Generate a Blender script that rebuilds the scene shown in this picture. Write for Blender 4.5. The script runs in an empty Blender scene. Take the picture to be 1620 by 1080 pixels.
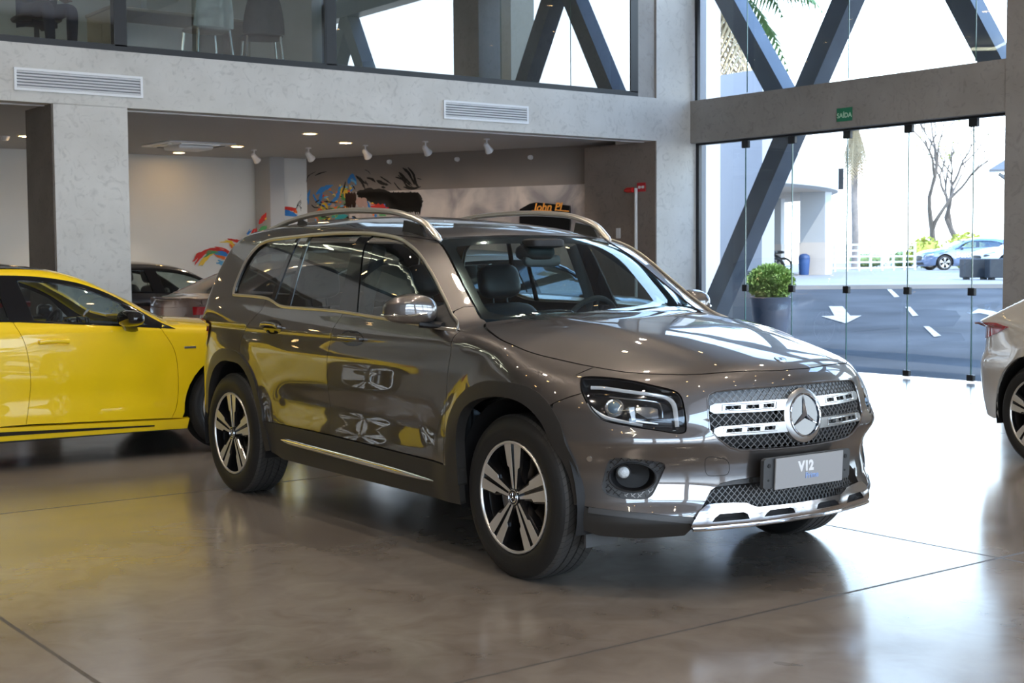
import bpy, math, random
import numpy as np
from mathutils import Vector, Matrix
from mathutils.geometry import delaunay_2d_cdt
random.seed(7)
PI = math.pi
scene = bpy.context.scene
COL = scene.collection

# ---------------------------------------------------------------- camera
FPX, PITCH, ROLL, YAW, EYE = 2185.31, -0.059454, -0.0069184, 0.92679, 1.37035
def cam_axes():
    cy, sy = math.cos(YAW), math.sin(YAW)
    f = np.array([cy*math.cos(PITCH), sy*math.cos(PITCH), math.sin(PITCH)])
    r = np.array([sy, -cy, 0.]); u = np.cross(r, f)
    return r*math.cos(ROLL)+u*math.sin(ROLL), -r*math.sin(ROLL)+u*math.cos(ROLL), f
CR, CU, CF = cam_axes()
cam = bpy.data.cameras.new('camera'); camo = bpy.data.objects.new('camera', cam); COL.objects.link(camo)
cam.sensor_width = 36; cam.lens = FPX/1620*36; cam.clip_end = 600; cam.clip_start = .05
camo.matrix_world = Matrix(((CR[0], CU[0], -CF[0], 0), (CR[1], CU[1], -CF[1], 0), (CR[2], CU[2], -CF[2], EYE), (0, 0, 0, 1)))
cam.dof.use_dof = True; cam.dof.focus_distance = 6.1; cam.dof.aperture_fstop = 9.0
scene.camera = camo
def at(px, py, **k):
    """point where the sight line of an image position meets a plane X=, Y= or Z="""
    d = CF+CR*((px-810)/FPX)+CU*((540-py)/FPX)
    (ax, v), = k.items(); i = 'XYZ'.index(ax); o = np.array([0, 0, EYE])
    return o+d*((v-o[i])/d[i])

# ---------------------------------------------------------------- sky, sun, exposure
scene.view_settings.view_transform = 'Standard'; scene.view_settings.look = 'None'
scene.view_settings.gamma = 1; scene.view_settings.use_curve_mapping = False
scene.view_settings.exposure = 1.14
w = bpy.data.worlds.new('sky'); scene.world = w; w.use_nodes = True
nt = w.node_tree; N = nt.nodes; Lk = nt.links; bg = N['Background']
tc = N.new('ShaderNodeTexCoord'); sx = N.new('ShaderNodeSeparateXYZ'); Lk.new(tc.outputs['Generated'], sx.inputs[0])
rp = N.new('ShaderNodeValToRGB'); Lk.new(sx.outputs['Z'], rp.inputs[0])
rp.color_ramp.elements[0].position = 0.0; rp.color_ramp.elements[0].color = (.88, .94, 1.0, 1)
rp.color_ramp.elements[1].position = .75; rp.color_ramp.elements[1].color = (.22, .44, .90, 1)
e = rp.color_ramp.elements.new(.22); e.color = (.60, .79, 1.0, 1)
Lk.new(rp.outputs[0], bg.inputs[0]); bg.inputs[1].default_value = 3.2
scene.cycles.max_bounces = 10; scene.cycles.transparent_max_bounces = 24
scene.cycles.glossy_bounces = 6; scene.cycles.diffuse_bounces = 4
scene.cycles.sample_clamp_indirect = 6
sun = bpy.data.lights.new('sun', 'SUN'); sun.energy = 2.8; sun.angle = .01; sun.color = (1, .95, .86)
suno = bpy.data.objects.new('sun', sun); COL.objects.link(suno)
suno.rotation_euler = Vector((.12, .80, -1.05)).to_track_quat('-Z', 'Y').to_euler()

# ---------------------------------------------------------------- scene helpers
def tag(o, label=None, cat=None, group=None, kind=None):
    if label: o['label'] = label
    if cat: o['category'] = cat
    if group: o['group'] = group
    if kind: o['kind'] = kind
    return o
def empty(name, loc=(0, 0, 0), rz=0, label=None, cat=None, group=None):
    o = bpy.data.objects.new(name, None); COL.objects.link(o); o.location = loc; o.rotation_euler = (0, 0, rz)
    o.empty_display_size = .2
    return tag(o, label, cat, group)
def copy_tree(o, parent=None):
    c = o.copy(); COL.objects.link(c)
    if parent: c.parent = parent
    for ch in list(o.children): copy_tree(ch, c)
    return c
def link(name, me, mats, parent=None):
    o = bpy.data.objects.new(name, me); COL.objects.link(o)
    for m in (mats if isinstance(mats, (list, tuple)) else [mats]): me.materials.append(m)
    if parent: o.parent = parent
    return o
class MB:
    def __init__(s): s.v = []; s.f = []; s.mi = []
    def add(s, vs, fs, mi=0):
        n = len(s.v); s.v += [tuple(map(float, v)) for v in vs]; s.f += [tuple(i+n for i in f) for f in fs]; s.mi += [mi]*len(fs); return s
    def box(s, c, size, rz=0, mi=0, M=None, bev=0):
        hx, hy, hz = [a/2 for a in size]; ca, sa = math.cos(rz), math.sin(rz)
        if bev:
            b = min(bev, hx*.9, hy*.9, hz*.9); vs = []; fs = []
            for sx_ in (-1, 1):
                for sy_ in (-1, 1):
                    for sz_ in (-1, 1):
                        vs += [(sx_*hx, sy_*(hy-b), sz_*(hz-b)), (sx_*(hx-b), sy_*hy, sz_*(hz-b)), (sx_*(hx-b), sy_*(hy-b), sz_*hz)]
            import itertools
            idx = lambda a, b_, c_, k: ((a > 0)*4+(b_ > 0)*2+(c_ > 0))*3+k
            for k in range(3):
                o1, o2 = [j for j in range(3) if j != k]
                for sg in (-1, 1):
                    q = []
                    for (p, r) in ((-1, -1), (1, -1), (1, 1), (-1, 1)):
                        t = [0, 0, 0]; t[k] = sg; t[o1] = p; t[o2] = r; q.append(idx(*t, k))
                    if (sg < 0) != (k == 1): q = q[::-1]
                    fs.append(q)
            for k in range(3):
                o1, o2 = [j for j in range(3) if j != k]
                for p in (-1, 1):
                    for r in (-1, 1):
                        t = [0, 0, 0]; t[o1] = p; t[o2] = r; t[k] = -1; a = idx(*t, o1); b2 = idx(*t, o2); t[k] = 1; c2 = idx(*t, o2); d2 = idx(*t, o1)
                        fs.append([a, b2, c2, d2])
            for a in (-1, 1):
                for b_ in (-1, 1):
                    for c_ in (-1, 1): fs.append([idx(a, b_, c_, 0), idx(a, b_, c_, 1), idx(a, b_, c_, 2)])
        else:
            vs = [(x, y, z) for x in (-hx, hx) for y in (-hy, hy) for z in (-hz, hz)]
            fs = [(0, 1, 3, 2), (4, 6, 7, 5), (0, 4, 5, 1), (2, 3, 7, 6), (0, 2, 6, 4), (1, 5, 7, 3)]
        out = []
        for x, y, z in vs:
            if M is not None: p = M @ Vector((x, y, z)); out.append((p[0]+c[0], p[1]+c[1], p[2]+c[2]))
            else: out.append((c[0]+x*ca-y*sa, c[1]+x*sa+y*ca, c[2]+z))
        return s.add(out, fs, mi)
    def tube(s, pts, r, n=8, closed=False, mi=0, flat=None, up=None):
        """swept tube; r number or list; flat=(a,b) elliptic section with axis up"""
        P = [np.array(p, float) for p in pts]; m = len(P); rs = r if isinstance(r, (list, tuple)) else [r]*m
        vs = []; prev = None
        for i in range(m):
            a = P[(i-1) % m] if (closed or i > 0) else P[i]; b = P[(i+1) % m] if (closed or i < m-1) else P[i]
            t = b-a; t = t/max(np.linalg.norm(t), 1e-9)
            if up is not None: q = np.array(up, float)
            elif prev is not None: q = prev
            else: q = np.array([0, 0, 1.]) if abs(t[2]) < .9 else np.array([1., 0, 0])
            e1 = q-t*(q@t); e1 /= max(np.linalg.norm(e1), 1e-9); e2 = np.cross(t, e1); prev = e1
            fa, fb = flat if flat else (1, 1)
            for k in range(n):
                g = 2*PI*k/n+(PI/n if flat and n == 4 else 0); vs.append(P[i]+rs[i]*(fa*math.cos(g)*e1+fb*math.sin(g)*e2))
        fs = []
        for i in range(m if closed else m-1):
            j = (i+1) % m
            for k in range(n): l = (k+1) % n; fs.append((i*n+k, i*n+l, j*n+l, j*n+k))
        if not closed: fs += [tuple(range(n))[::-1], tuple((m-1)*n+k for k in range(n))]
        return s.add(vs, fs, mi)
    def cyl(s, a, b, r, n=16, r2=None, mi=0): return s.tube([a, b], [r, r if r2 is None else r2], n, mi=mi)
    def lathe(s, prof, o=(0, 0, 0), ax='Z', n=32, mi=0, a0=0, a1=2*PI):
        full = abs(a1-a0-2*PI) < 1e-6; m = n if full else n+1; vs = []
        for k in range(m):
            g = a0+(a1-a0)*k/n; c, sn = math.cos(g), math.sin(g)
            for r, h in prof:
                p = {'Z': (r*c, r*sn, h), 'Y': (r*c, h, r*sn), 'X': (h, r*c, r*sn)}[ax]
                vs.append((p[0]+o[0], p[1]+o[1], p[2]+o[2]))
        L = len(prof); fs = []
        for k in range(n):
            j = (k+1) % m
            for i in range(L-1): q = (k*L+i, j*L+i, j*L+i+1, k*L+i+1); fs.append(q[::-1] if ax == 'Y' else q)
        return s.add(vs, fs, mi)
    def prism(s, poly, fr, h0, h1, mi=0):
        """poly of 2-D points, fr(u,v,h)->3-D point"""
        n = len(poly); vs = [fr(u, v, h0) for u, v in poly]+[fr(u, v, h1) for u, v in poly]
        fs = [tuple(range(n))[::-1], tuple(range(n, 2*n))]+[(i, (i+1) % n, n+(i+1) % n, n+i) for i in range(n)]
        return s.add(vs, fs, mi)
    def sup(s, c, size, e=4, nu=20, nv=12, M=None, mi=0, shape=None):
        """superellipsoid: a cushion-like rounded box"""
        vs = []; fs = []
        sp = lambda w_, m_: math.copysign(abs(w_)**(2/m_), w_)
        for i in range(nv+1):
            ph = -PI/2+PI*i/nv
            for j in range(nu):
                th = 2*PI*j/nu
                p = [size[0]/2*sp(math.cos(ph), e)*sp(math.cos(th), e), size[1]/2*sp(math.cos(ph), e)*sp(math.sin(th), e), size[2]/2*sp(math.sin(ph), e)]
                if shape: p = shape(p)
                if M is not None: p = M @ Vector(p)
                vs.append((p[0]+c[0], p[1]+c[1], p[2]+c[2]))
        for i in range(nv):
            for j in range(nu): k = (j+1) % nu; fs.append((i*nu+j, i*nu+k, (i+1)*nu+k, (i+1)*nu+j))
        return s.add(vs, fs, mi)
    def quad(s, *p, mi=0): return s.add(p, [tuple(range(len(p)))], mi)
    def build(s, name, mats, parent=None, smooth=40, **kw):
        me = bpy.data.meshes.new(name); me.from_pydata(s.v, [], s.f)
        if any(s.mi): me.polygons.foreach_set('material_index', s.mi)
        me.validate()
        if smooth: me.polygons.foreach_set('use_smooth', [True]*len(me.polygons)); me.set_sharp_from_angle(angle=math.radians(smooth))
        me.update(); o = link(name, me, mats, parent); return tag(o, **kw) if kw else o
def struct(name, mb, mat, smooth=40): return tag(mb.build(name, mat, None, smooth), kind='structure')
def words(txt, size, mat, name, parent, M, depth=.002, bold=0, shear=0):
    cu = bpy.data.curves.new(name, 'FONT'); cu.body = txt; cu.size = size; cu.extrude = depth; cu.offset = bold; cu.shear = shear
    cu.align_x = 'CENTER'; cu.align_y = 'CENTER'; tmp = bpy.data.objects.new(name, cu); COL.objects.link(tmp)
    bpy.context.view_layer.update(); dg = bpy.context.evaluated_depsgraph_get()
    me = bpy.data.meshes.new_from_object(tmp.evaluated_get(dg)); bpy.data.objects.remove(tmp)
    me.materials.clear(); me.transform(M); o = link(name, me, mat, parent); return o

# ---------------------------------------------------------------- materials
def mat(name, col, rough=.5, metal=0, spec=.5, coat=0, coatr=.03, noise=0, nscale=6, bump=0, bscale=40, emit=0, trans=0, ior=1.45, ndet=4, col2=None, rvar=0, sheen=0):
    m = bpy.data.materials.new(name); m.use_nodes = True; nt = m.node_tree; n = nt.nodes; b = n['Principled BSDF']
    b.inputs['Base Color'].default_value = (*col, 1); b.inputs['Roughness'].default_value = rough; b.inputs['Metallic'].default_value = metal
    b.inputs['Specular IOR Level'].default_value = spec; b.inputs['Coat Weight'].default_value = coat; b.inputs['Coat Roughness'].default_value = coatr
    b.inputs['IOR'].default_value = ior; b.inputs['Transmission Weight'].default_value = trans
    if emit: b.inputs['Emission Color'].default_value = (*col, 1); b.inputs['Emission Strength'].default_value = emit
    if noise or bump or rvar:
        t = n.new('ShaderNodeTexCoord'); nz = n.new('ShaderNodeTexNoise'); nz.inputs['Scale'].default_value = nscale; nz.inputs['Detail'].default_value = ndet
        nt.links.new(t.outputs['Object'], nz.inputs['Vector'])
        if noise or col2:
            mx = n.new('ShaderNodeMix'); mx.data_type = 'RGBA'; c2 = col2 or tuple(max(0, c*(1-noise)) for c in col)
            c1 = col if col2 else tuple(min(1, c*(1+noise)) for c in col)
            mx.inputs[6].default_value = (*c1, 1); mx.inputs[7].default_value = (*c2, 1)
            rr = n.new('ShaderNodeMapRange'); rr.inputs[1].default_value = .35; rr.inputs[2].default_value = .65
            nt.links.new(nz.outputs[0], rr.inputs[0]); nt.links.new(rr.outputs[0], mx.inputs[0]); nt.links.new(mx.outputs[2], b.inputs['Base Color'])
        if rvar:
            mr = n.new('ShaderNodeMapRange'); mr.inputs[3].default_value = max(.02, rough-rvar); mr.inputs[4].default_value = rough+rvar
            nt.links.new(nz.outputs[0], mr.inputs[0]); nt.links.new(mr.outputs[0], b.inputs['Roughness'])
        if bump:
            nb = n.new('ShaderNodeTexNoise'); nb.inputs['Scale'].default_value = bscale; nb.inputs['Detail'].default_value = 4; nt.links.new(t.outputs['Object'], nb.inputs['Vector'])
            bp = n.new('ShaderNodeBump'); bp.inputs['Strength'].default_value = bump; bp.inputs['Distance'].default_value = .01
            nt.links.new(nb.outputs[0], bp.inputs['Height']); nt.links.new(bp.outputs[0], b.inputs['Normal'])
    return m
def glassmat(name, tint=(.9, .95, .94), fres=1.5, extra=0.0, rough=0.0, dust=0.0):
    m = bpy.data.materials.new(name); m.use_nodes = True; nt = m.node_tree; n = nt.nodes; n.remove(n['Principled BSDF'])
    tr = n.new('ShaderNodeBsdfTransparent'); tr.inputs[0].default_value = (*tint, 1); gl = n.new('ShaderNodeBsdfGlossy'); gl.inputs['Roughness'].default_value = rough
    ge = n.new('ShaderNodeNewGeometry')
    # facing-independent Fresnel for thin panes (works from both sides)
    lw = n.new('ShaderNodeLayerWeight'); lw.inputs[0].default_value = .5
    pw_ = n.new('ShaderNodeMath'); pw_.operation = 'POWER'; pw_.inputs[1].default_value = 4.0; nt.links.new(lw.outputs['Facing'], pw_.inputs[0])
    mr = n.new('ShaderNodeMapRange'); base = ((fres-1)/(fres+1))**2*2+extra; mr.inputs[3].default_value = base; mr.inputs[4].default_value = .95
    nt.links.new(pw_.outputs[0], mr.inputs[0])
    mx = n.new('ShaderNodeMixShader'); nt.links.new(mr.outputs[0], mx.inputs[0]); nt.links.new(tr.outputs[0], mx.inputs[1]); nt.links.new(gl.outputs[0], mx.inputs[2])
    out = n['Material Output']; last = mx.outputs[0]
    if dust:
        df = n.new('ShaderNodeBsdfTranslucent'); df.inputs[0].default_value = (.9, .9, .9, 1); m2 = n.new('ShaderNodeMixShader'); m2.inputs[0].default_value = dust
        nt.links.new(last, m2.inputs[1]); nt.links.new(df.outputs[0], m2.inputs[2]); last = m2.outputs[0]
    nt.links.new(last, out.inputs[0]); return m
HALLW = 110
# ---------------------------------------------------------------- implicit car bodies
def pchip(xs, ys, flat0=False):
    xs = np.array(xs, float); ys = np.array(ys, float)
    h = np.diff(xs); d = np.diff(ys)/h; m = np.zeros(len(xs))
    for i in range(1, len(xs)-1):
        if d[i-1]*d[i] > 0:
            w1 = 2*h[i]+h[i-1]; w2 = h[i]+2*h[i-1]
            m[i] = (w1+w2)/(w1/d[i-1]+w2/d[i])
    m[0] = 0 if flat0 else d[0]; m[-1] = d[-1]
    def f(x):
        x = np.asarray(x, float); xc = np.clip(x, xs[0], xs[-1])
        i = np.clip(np.searchsorted(xs, xc, side='right')-1, 0, len(xs)-2)
        t = (xc-xs[i])/h[i]; t2 = t*t; t3 = t2*t
        y = ((2*t3-3*t2+1)*ys[i]+(t3-2*t2+t)*h[i]*m[i]+(-2*t3+3*t2)*ys[i+1]+(t3-t2)*h[i]*m[i+1])
        return y + (x-xc)*np.where(x < xs[0], m[0], m[-1])
    return f
def table(*p): return pchip([a for a, b in p], [b for a, b in p], p[0] == (0, 0))
def smax(a, b, k):
    h = np.maximum(k-np.abs(a-b), 0)/k
    return np.maximum(a, b)+h*h*h*k/6
def smin(a, b, k): return -smax(-a, -b, k)
def bump(x, c, w): return np.exp(-((x-c)/w)**2)
def sstep(x, a, b):
    t = np.clip((x-a)/(b-a), 0, 1); return t*t*(3-2*t)

def glb_surface():
    Wz = table((.15, .87), (.27, .900), (.36, .912), (.5, .917), (.7, .920), (.86, .918), (.96, .908), (1.04, .893), (1.12, .872), (1.2, .85))
    F = table((.20, .76), (.26, .805), (.31, .83), (.38, .822), (.47, .815), (.53, .822), (.60, .838), (.68, .842), (.78, .830), (.86, .815), (.92, .79), (.97, .75))
    D = table((0, 0), (.2, .018), (.45, .09), (.62, .185), (.75, .29), (.85, .41), (.93, .56), (1.0, .8))
    Rz = table((.2, -3.60), (.45, -3.70), (.7, -3.70), (.85, -3.66), (1.1, -3.62), (1.3, -3.56))
    DR = table((0, 0), (.4, .05), (.6, .13), (.7, .18), (.8, .27), (.86, .38), (.9, .52), (1.0, .9))
    Hx = table((-3.6, 1.20), (-2.8, 1.175), (-2.2, 1.145), (-1.5, 1.13), (-.9, 1.115), (-.4, 1.108), (-.1, 1.092), (.1, 1.070), (.3, 1.038), (.5, .992), (.7, .938), (.8, .902), (.9, .84))
    Cx = table((-3.6, .055), (-.6, .055), (-.36, .06), (-.1, .088), (.1, .128), (.3, .165), (.5, .185), (.65, .20), (.8, .22))
    Rx = table((-3.6, 1.49), (-3.3, 1.56), (-3.0, 1.608), (-2.6, 1.628), (-2.2, 1.625), (-1.8, 1.603), (-1.4, 1.567), (-1.15, 1.533), (-1.0, 1.508), (-.7, 1.44))
    Wg = table((1.0, .900), (1.08, .878), (1.25, .828), (1.4, .778), (1.5, .738), (1.6, .690))
    XW = table((.95, -.13), (1.05, -.30), (1.11, -.41), (1.16, -.495), (1.24, -.62), (1.37, -.82), (1.49, -1.02), (1.6, -1.22))
    XR = table((1.0, -3.44), (1.2, -3.39), (1.4, -3.28), (1.5, -3.19), (1.6, -3.05))
    TP = table((-3.8, .93), (-3.3, .968), (-2.8, .990), (-2.0, 1.0), (0, 1.0), (.5, .995))
    def G(p):
        x, y, z = p[..., 0], p[..., 1], p[..., 2]; ay = np.sqrt(y*y+1e-6)
        mid = sstep(x, -2.35, -2.0)*(1-sstep(x, -.75, -.45))
        w = Wz(z)*TP(x) - .016*mid*bump(z, .60, .10) + .004*mid*bump(z, .86, .05)
        for cx in (0, -2.829):
            r = np.hypot(x-cx, z-.352); w = w + .020*(1-sstep(r, .44, .62))
        gs = ay-w
        fx = F(z)-D(ay)*(1+.22*sstep(z, .72, .90))
        # bumper corner shelf, fog lamp pocket and intake slopes
        e = sstep(ay, .30, .62)
        fx = fx + .034*e*bump(z, .635, .050) - .006*e*bump(z, .50, .07) + .02*e*(1-sstep(z, .33, .40))
        gf = (x-fx)/np.sqrt(1+(1.1*ay)**2)
        gr = (Rz(z)+DR(ay)-x)/np.sqrt(1+(1.6*ay)**4)
        dome = .010*(1-sstep(ay, .30+.10*sstep(x, .8, -.1), .40+.12*sstep(x, .8, -.1)))*sstep(x, .80, .45)
        gt = (z-(Hx(x)-Cx(x)*(ay/.85)**2.6+dome))*.97
        lo = smax(smax(smax(gs, gf, .16), gr, .15), gt, .10)
        us = (ay-Wg(z)*TP(x))*.95
        ut = z-(Rx(x)-.062*(ay/.65)**2.3)
        uf = (x-(XW(z)-.30*ay**2.2))*.46
        ur = (XR(z)+.10*ay**2-x)*.93
        up = smax(smax(smax(us, uf, .05), ut, .10), ur, .12)
        up = np.maximum(up, 1.0-z)
        return smin(lo, up, .045)
    return G

def gradn(G, P, e=1.5e-3):
    g = np.stack([G(P+np.array(d)*e)-G(P-np.array(d)*e) for d in ((1, 0, 0), (0, 1, 0), (0, 0, 1))], -1)
    return g/np.maximum(np.linalg.norm(g, axis=-1, keepdims=True), 1e-9)
def cast(G, o, d, t0, t1, n=90):
    """first crossing of G=0 along rays o+t*d, from outside inwards"""
    ts = np.linspace(t0, t1, n); a = np.full(len(o), np.nan); b = np.full(len(o), np.nan)
    pg = G(o+d*ts[0]); done = np.zeros(len(o), bool)
    for i in range(1, n):
        g = G(o+d*ts[i]); hit = (~done) & (g <= 0) & (pg > 0)
        a[hit] = ts[i-1]; b[hit] = ts[i]; done |= hit; pg = g
    for _ in range(22):
        m = (a+b)/2; g = G(o+d*m[:, None]); a = np.where(g > 0, m, a); b = np.where(g > 0, b, m)
    return o+d*((a+b)/2)[:, None], done
AX = {'F': 0.0, 'R': -2.8}
def surf(G, mode, uv, side=-1):
    """mode S: (x,z); T: (x,y); F/R: (angle deg, z) about a vertical axis, W: (y,z) cast from the front, B: (y,z) from the rear"""
    uv = np.asarray(uv, float); u, v = uv[:, 0], uv[:, 1]; z0 = np.zeros(len(u))
    if mode == 'S': o = np.stack([u, z0+side*1.15, v], -1); d = np.tile([0, -side, 0.], (len(u), 1)); L = 1.1
    if mode == 'T': o = np.stack([u, v, z0+1.9], -1); d = np.tile([0, 0, -1.], (len(u), 1)); L = 1.5
    if mode == 'F': a = np.radians(u); d = -np.stack([np.cos(a), np.sin(a), z0], -1); o = np.stack([z0+AX['F'], z0, v], -1)-d*1.3; L = 1.2
    if mode == 'R': a = np.radians(u); d = np.stack([np.cos(a), -np.sin(a), z0], -1); o = np.stack([z0+AX['R'], z0, v], -1)-d*1.4; L = 1.3
    if mode == 'W': o = np.stack([z0+1.2, u, v], -1); d = np.tile([-1., 0, 0], (len(u), 1)); L = 3.6
    if mode == 'B': o = np.stack([z0-4.2, u, v], -1); d = np.tile([1., 0, 0], (len(u), 1)); L = 2.6
    P, ok = cast(G, o, d, 0, L)
    return P, ok
# ---------------------------------------------------------------- trimmed body panels
SC = {'S': (1, 1), 'T': (1, 1), 'F': (.0145, 1), 'R': (.014, 1), 'W': (1, 1), 'B': (1, 1)}
def cr(pts, n=5, closed=False):
    """Catmull-Rom smoothing of a digitised run of points (any dimension)"""
    P = [np.array(p, float) for p in pts]; m = len(P); out = []
    for i in range(m if closed else m-1):
        p1, p2 = P[i], P[(i+1) % m]
        p0 = P[i-1] if (closed or i) else 2*p1-p2; p3 = P[(i+2) % m] if (closed or i+2 < m) else 2*p2-p1
        for k in range(n):
            t = k/n; out.append(tuple(.5*((2*p1)+(-p0+p2)*t+(2*p0-5*p1+4*p2-p3)*t*t+(-p0+3*p1-3*p2+p3)*t**3)))
    if not closed: out.append(tuple(P[-1]))
    return out
def resamp(poly, h):
    out = []; n = len(poly)
    for i in range(n):
        a = np.array(poly[i], float); b = np.array(poly[(i+1) % n], float); L = np.linalg.norm(b-a)
        if L < 1e-6: continue
        k = max(1, int(math.ceil(L/h)))
        out += [tuple(a+(b-a)*j/k) for j in range(k)]
    res = [out[0]]
    for p in out[1:]:
        if math.dist(p, res[-1]) > h*.12: res.append(p)
    if math.dist(res[0], res[-1]) < h*.12: res.pop()
    return res
def inside(poly, P):
    P = np.asarray(P, float); x, y = P[:, 0], P[:, 1]; c = np.zeros(len(P), bool); n = len(poly)
    for i in range(n):
        x1, y1 = poly[i]; x2, y2 = poly[(i+1) % n]
        if y1 == y2: continue
        m = ((y1 > y) != (y2 > y)) & (x < (x2-x1)*(y-y1)/(y2-y1)+x1); c ^= m
    return c
def area2(p): return sum(p[i][0]*p[(i+1) % len(p)][1]-p[(i+1) % len(p)][0]*p[i][1] for i in range(len(p)))
def offset(poly, d):
    """move a closed outline inwards by d"""
    n = len(poly); s = 1 if area2(poly) > 0 else -1; out = []
    for i in range(n):
        a, b = np.array(poly[i-1], float), np.array(poly[(i+1) % n], float); t = b-a; t = t/max(np.linalg.norm(t), 1e-9)
        out.append((poly[i][0]-s*t[1]*d, poly[i][1]+s*t[0]*d))
    return out
def cdt(outer, holes, h):
    loops = [outer]+holes; pts = []; edges = []
    for lp in loops:
        n0 = len(pts); pts += [tuple(p) for p in lp]; edges += [(n0+i, n0+(i+1) % len(lp)) for i in range(len(lp))]
    A = np.array(outer); x0, y0 = A.min(0); x1, y1 = A.max(0)
    gx, gy = np.meshgrid(np.arange(x0+h*.5, x1, h), np.arange(y0+h*.5, y1, h)); gx[::2] += h*.25; gx[1::2] -= h*.25
    g = np.stack([gx.ravel(), gy.ravel()], -1); k = inside(outer, g)
    for q in holes: k &= ~inside(q, g)
    g = g[k]; bp_ = np.array(pts)
    if len(g):
        kk = np.ones(len(g), bool)
        for i in range(0, len(g), 2000):
            d = np.min(np.linalg.norm(g[i:i+2000, None]-bp_[None], axis=2), axis=1); kk[i:i+2000] = d > h*.45
        g = g[kk]
    allp = [Vector(p) for p in pts]+[Vector(p) for p in g]
    r = delaunay_2d_cdt(allp, edges, [], 0, 1e-7)
    V = np.array([(v[0], v[1]) for v in r[0]]); T = [f for f in r[2] if len(f) == 3]
    c = np.array([V[list(f)].mean(0) for f in T]); k = inside(outer, c)
    for q in holes: k &= ~inside(q, c)
    return V, [f for f, b in zip(T, k) if b]
class Body:
    """a car body surface; panels are cut out of it"""
    def __init__(s, G, root, h=.022): s.G = G; s.root = root; s.h = h
    def pts(s, mode, uv, off=0, side=-1):
        P, ok = surf(s.G, mode, uv); 
        if (~ok).any():
            good = P[ok] if ok.any() else np.zeros((1, 3))
            for i in np.where(~ok)[0]:
                j = np.argmin(np.abs(np.arange(len(P))-i)+1e6*(~ok)); P[i] = P[j] if ok.any() else 0
        n = gradn(s.G, P); P = P+n*off
        if side > 0: P[:, 1] *= -1; n[:, 1] *= -1
        return P, n
    def conv(s, pts3, mode):
        p = np.asarray(pts3); x, y, z = p[:, 0], p[:, 1], p[:, 2]
        if mode == 'S': return list(zip(x, z))
        if mode == 'T': return list(zip(x, y))
        if mode == 'F': return list(zip(np.degrees(np.arctan2(y, x)), z))
        if mode == 'R': return list(zip(np.degrees(np.arctan2(y, -(x+2.8))), z))
        return list(zip(y, z))
    def panel(s, name, mode, outer, mt, holes=(), off=0, gap=.0018, flange=.016, h=None, parent=None, sides=(-1,), res=None, fmat=None):
        h = h or s.h; sc = np.array(SC[mode])
        O = resamp([tuple(np.array(p)*sc) for p in outer], h*.75); O = offset(O, gap)
        H = [offset(resamp([tuple(np.array(p)*sc) for p in q], h*.75), -gap) for q in holes]
        V, T = cdt(O, H, h); P, n = s.pts(mode, V/sc, off)
        outs = []
        loops = []
        if flange:
            for lp in [O]+H:
                a, b = s.pts(mode, np.array(lp)/sc, off); loops.append((a, b, lp is not O))
        # facet orientation
        f0 = T[len(T)//2]; cn = np.cross(P[f0[1]]-P[f0[0]], P[f0[2]]-P[f0[0]]); flip = cn @ n[f0[0]] < 0
        for sd in sides:
            q = P.copy(); nn = n.copy(); F = [tuple(f) for f in T]; fl = flip
            if sd > 0: q[:, 1] *= -1; nn[:, 1] *= -1; fl = not fl
            if fl: F = [f[::-1] for f in F]
            vs = [tuple(v) for v in q]; ns = [tuple(v) for v in nn]; mi = [0]*len(F)
            for a, b, hole in loops:
                a = a.copy(); b = b.copy()
                if sd > 0: a[:, 1] *= -1; b[:, 1] *= -1
                m = len(a); k0 = len(vs); t = np.roll(a, -1, 0)-np.roll(a, 1, 0); lat = np.cross(t, b); lat /= np.maximum(np.linalg.norm(lat, axis=1, keepdims=True), 1e-9)
                cen = a.mean(0); sgn = 1 if np.sum(lat*(a-cen)) > 0 else -1
                if hole: sgn = -sgn
                lat = lat*sgn; d = a-b*flange
                wnd = np.sum(np.cross(a[(np.arange(m)+1) % m]-a, d-a)*lat) > 0
                vs += [tuple(v) for v in a]+[tuple(v) for v in d]; ns += [tuple(v) for v in lat]+[tuple(v) for v in lat]
                for i in range(m):
                    j = (i+1) % m; F.append((k0+i, k0+j, k0+m+j, k0+m+i) if wnd else (k0+i, k0+m+i, k0+m+j, k0+j)); mi.append(1 if fmat else 0)
            me = bpy.data.meshes.new(name); me.from_pydata(vs, [], F); me.polygons.foreach_set('use_smooth', [True]*len(F))
            if fmat: me.polygons.foreach_set('material_index', mi)
            me.update(); me.normals_split_custom_set_from_vertices(ns)
            outs.append(link(name, me, [mt, fmat] if fmat else mt, parent or s.root))
        return outs if len(outs) > 1 else outs[0]
    def frame(s, mode, u, v, off=0, side=-1):
        P, n = s.pts(mode, [(u, v)], off, side); P, n = P[0], n[0]; up = np.array([0, 0, 1.]); 
        if abs(n[2]) > .85: up = np.array([-1., 0, 0])
        r = np.cross(up, n); r /= np.linalg.norm(r); up = np.cross(n, r)
        return Matrix(((r[0], up[0], n[0], P[0]), (r[1], up[1], n[1], P[1]), (r[2], up[2], n[2], P[2]), (0, 0, 0, 1)))
    def curve3(s, mode, uv, off=0, side=-1): return [tuple(p) for p in s.pts(mode, uv, off, side)[0]]
def mirror_poly(half):
    """half outline from centre to centre on the right (y<0) -> closed symmetric outline"""
    return list(half)+[(-a, b) for a, b in half[::-1]]
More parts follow.
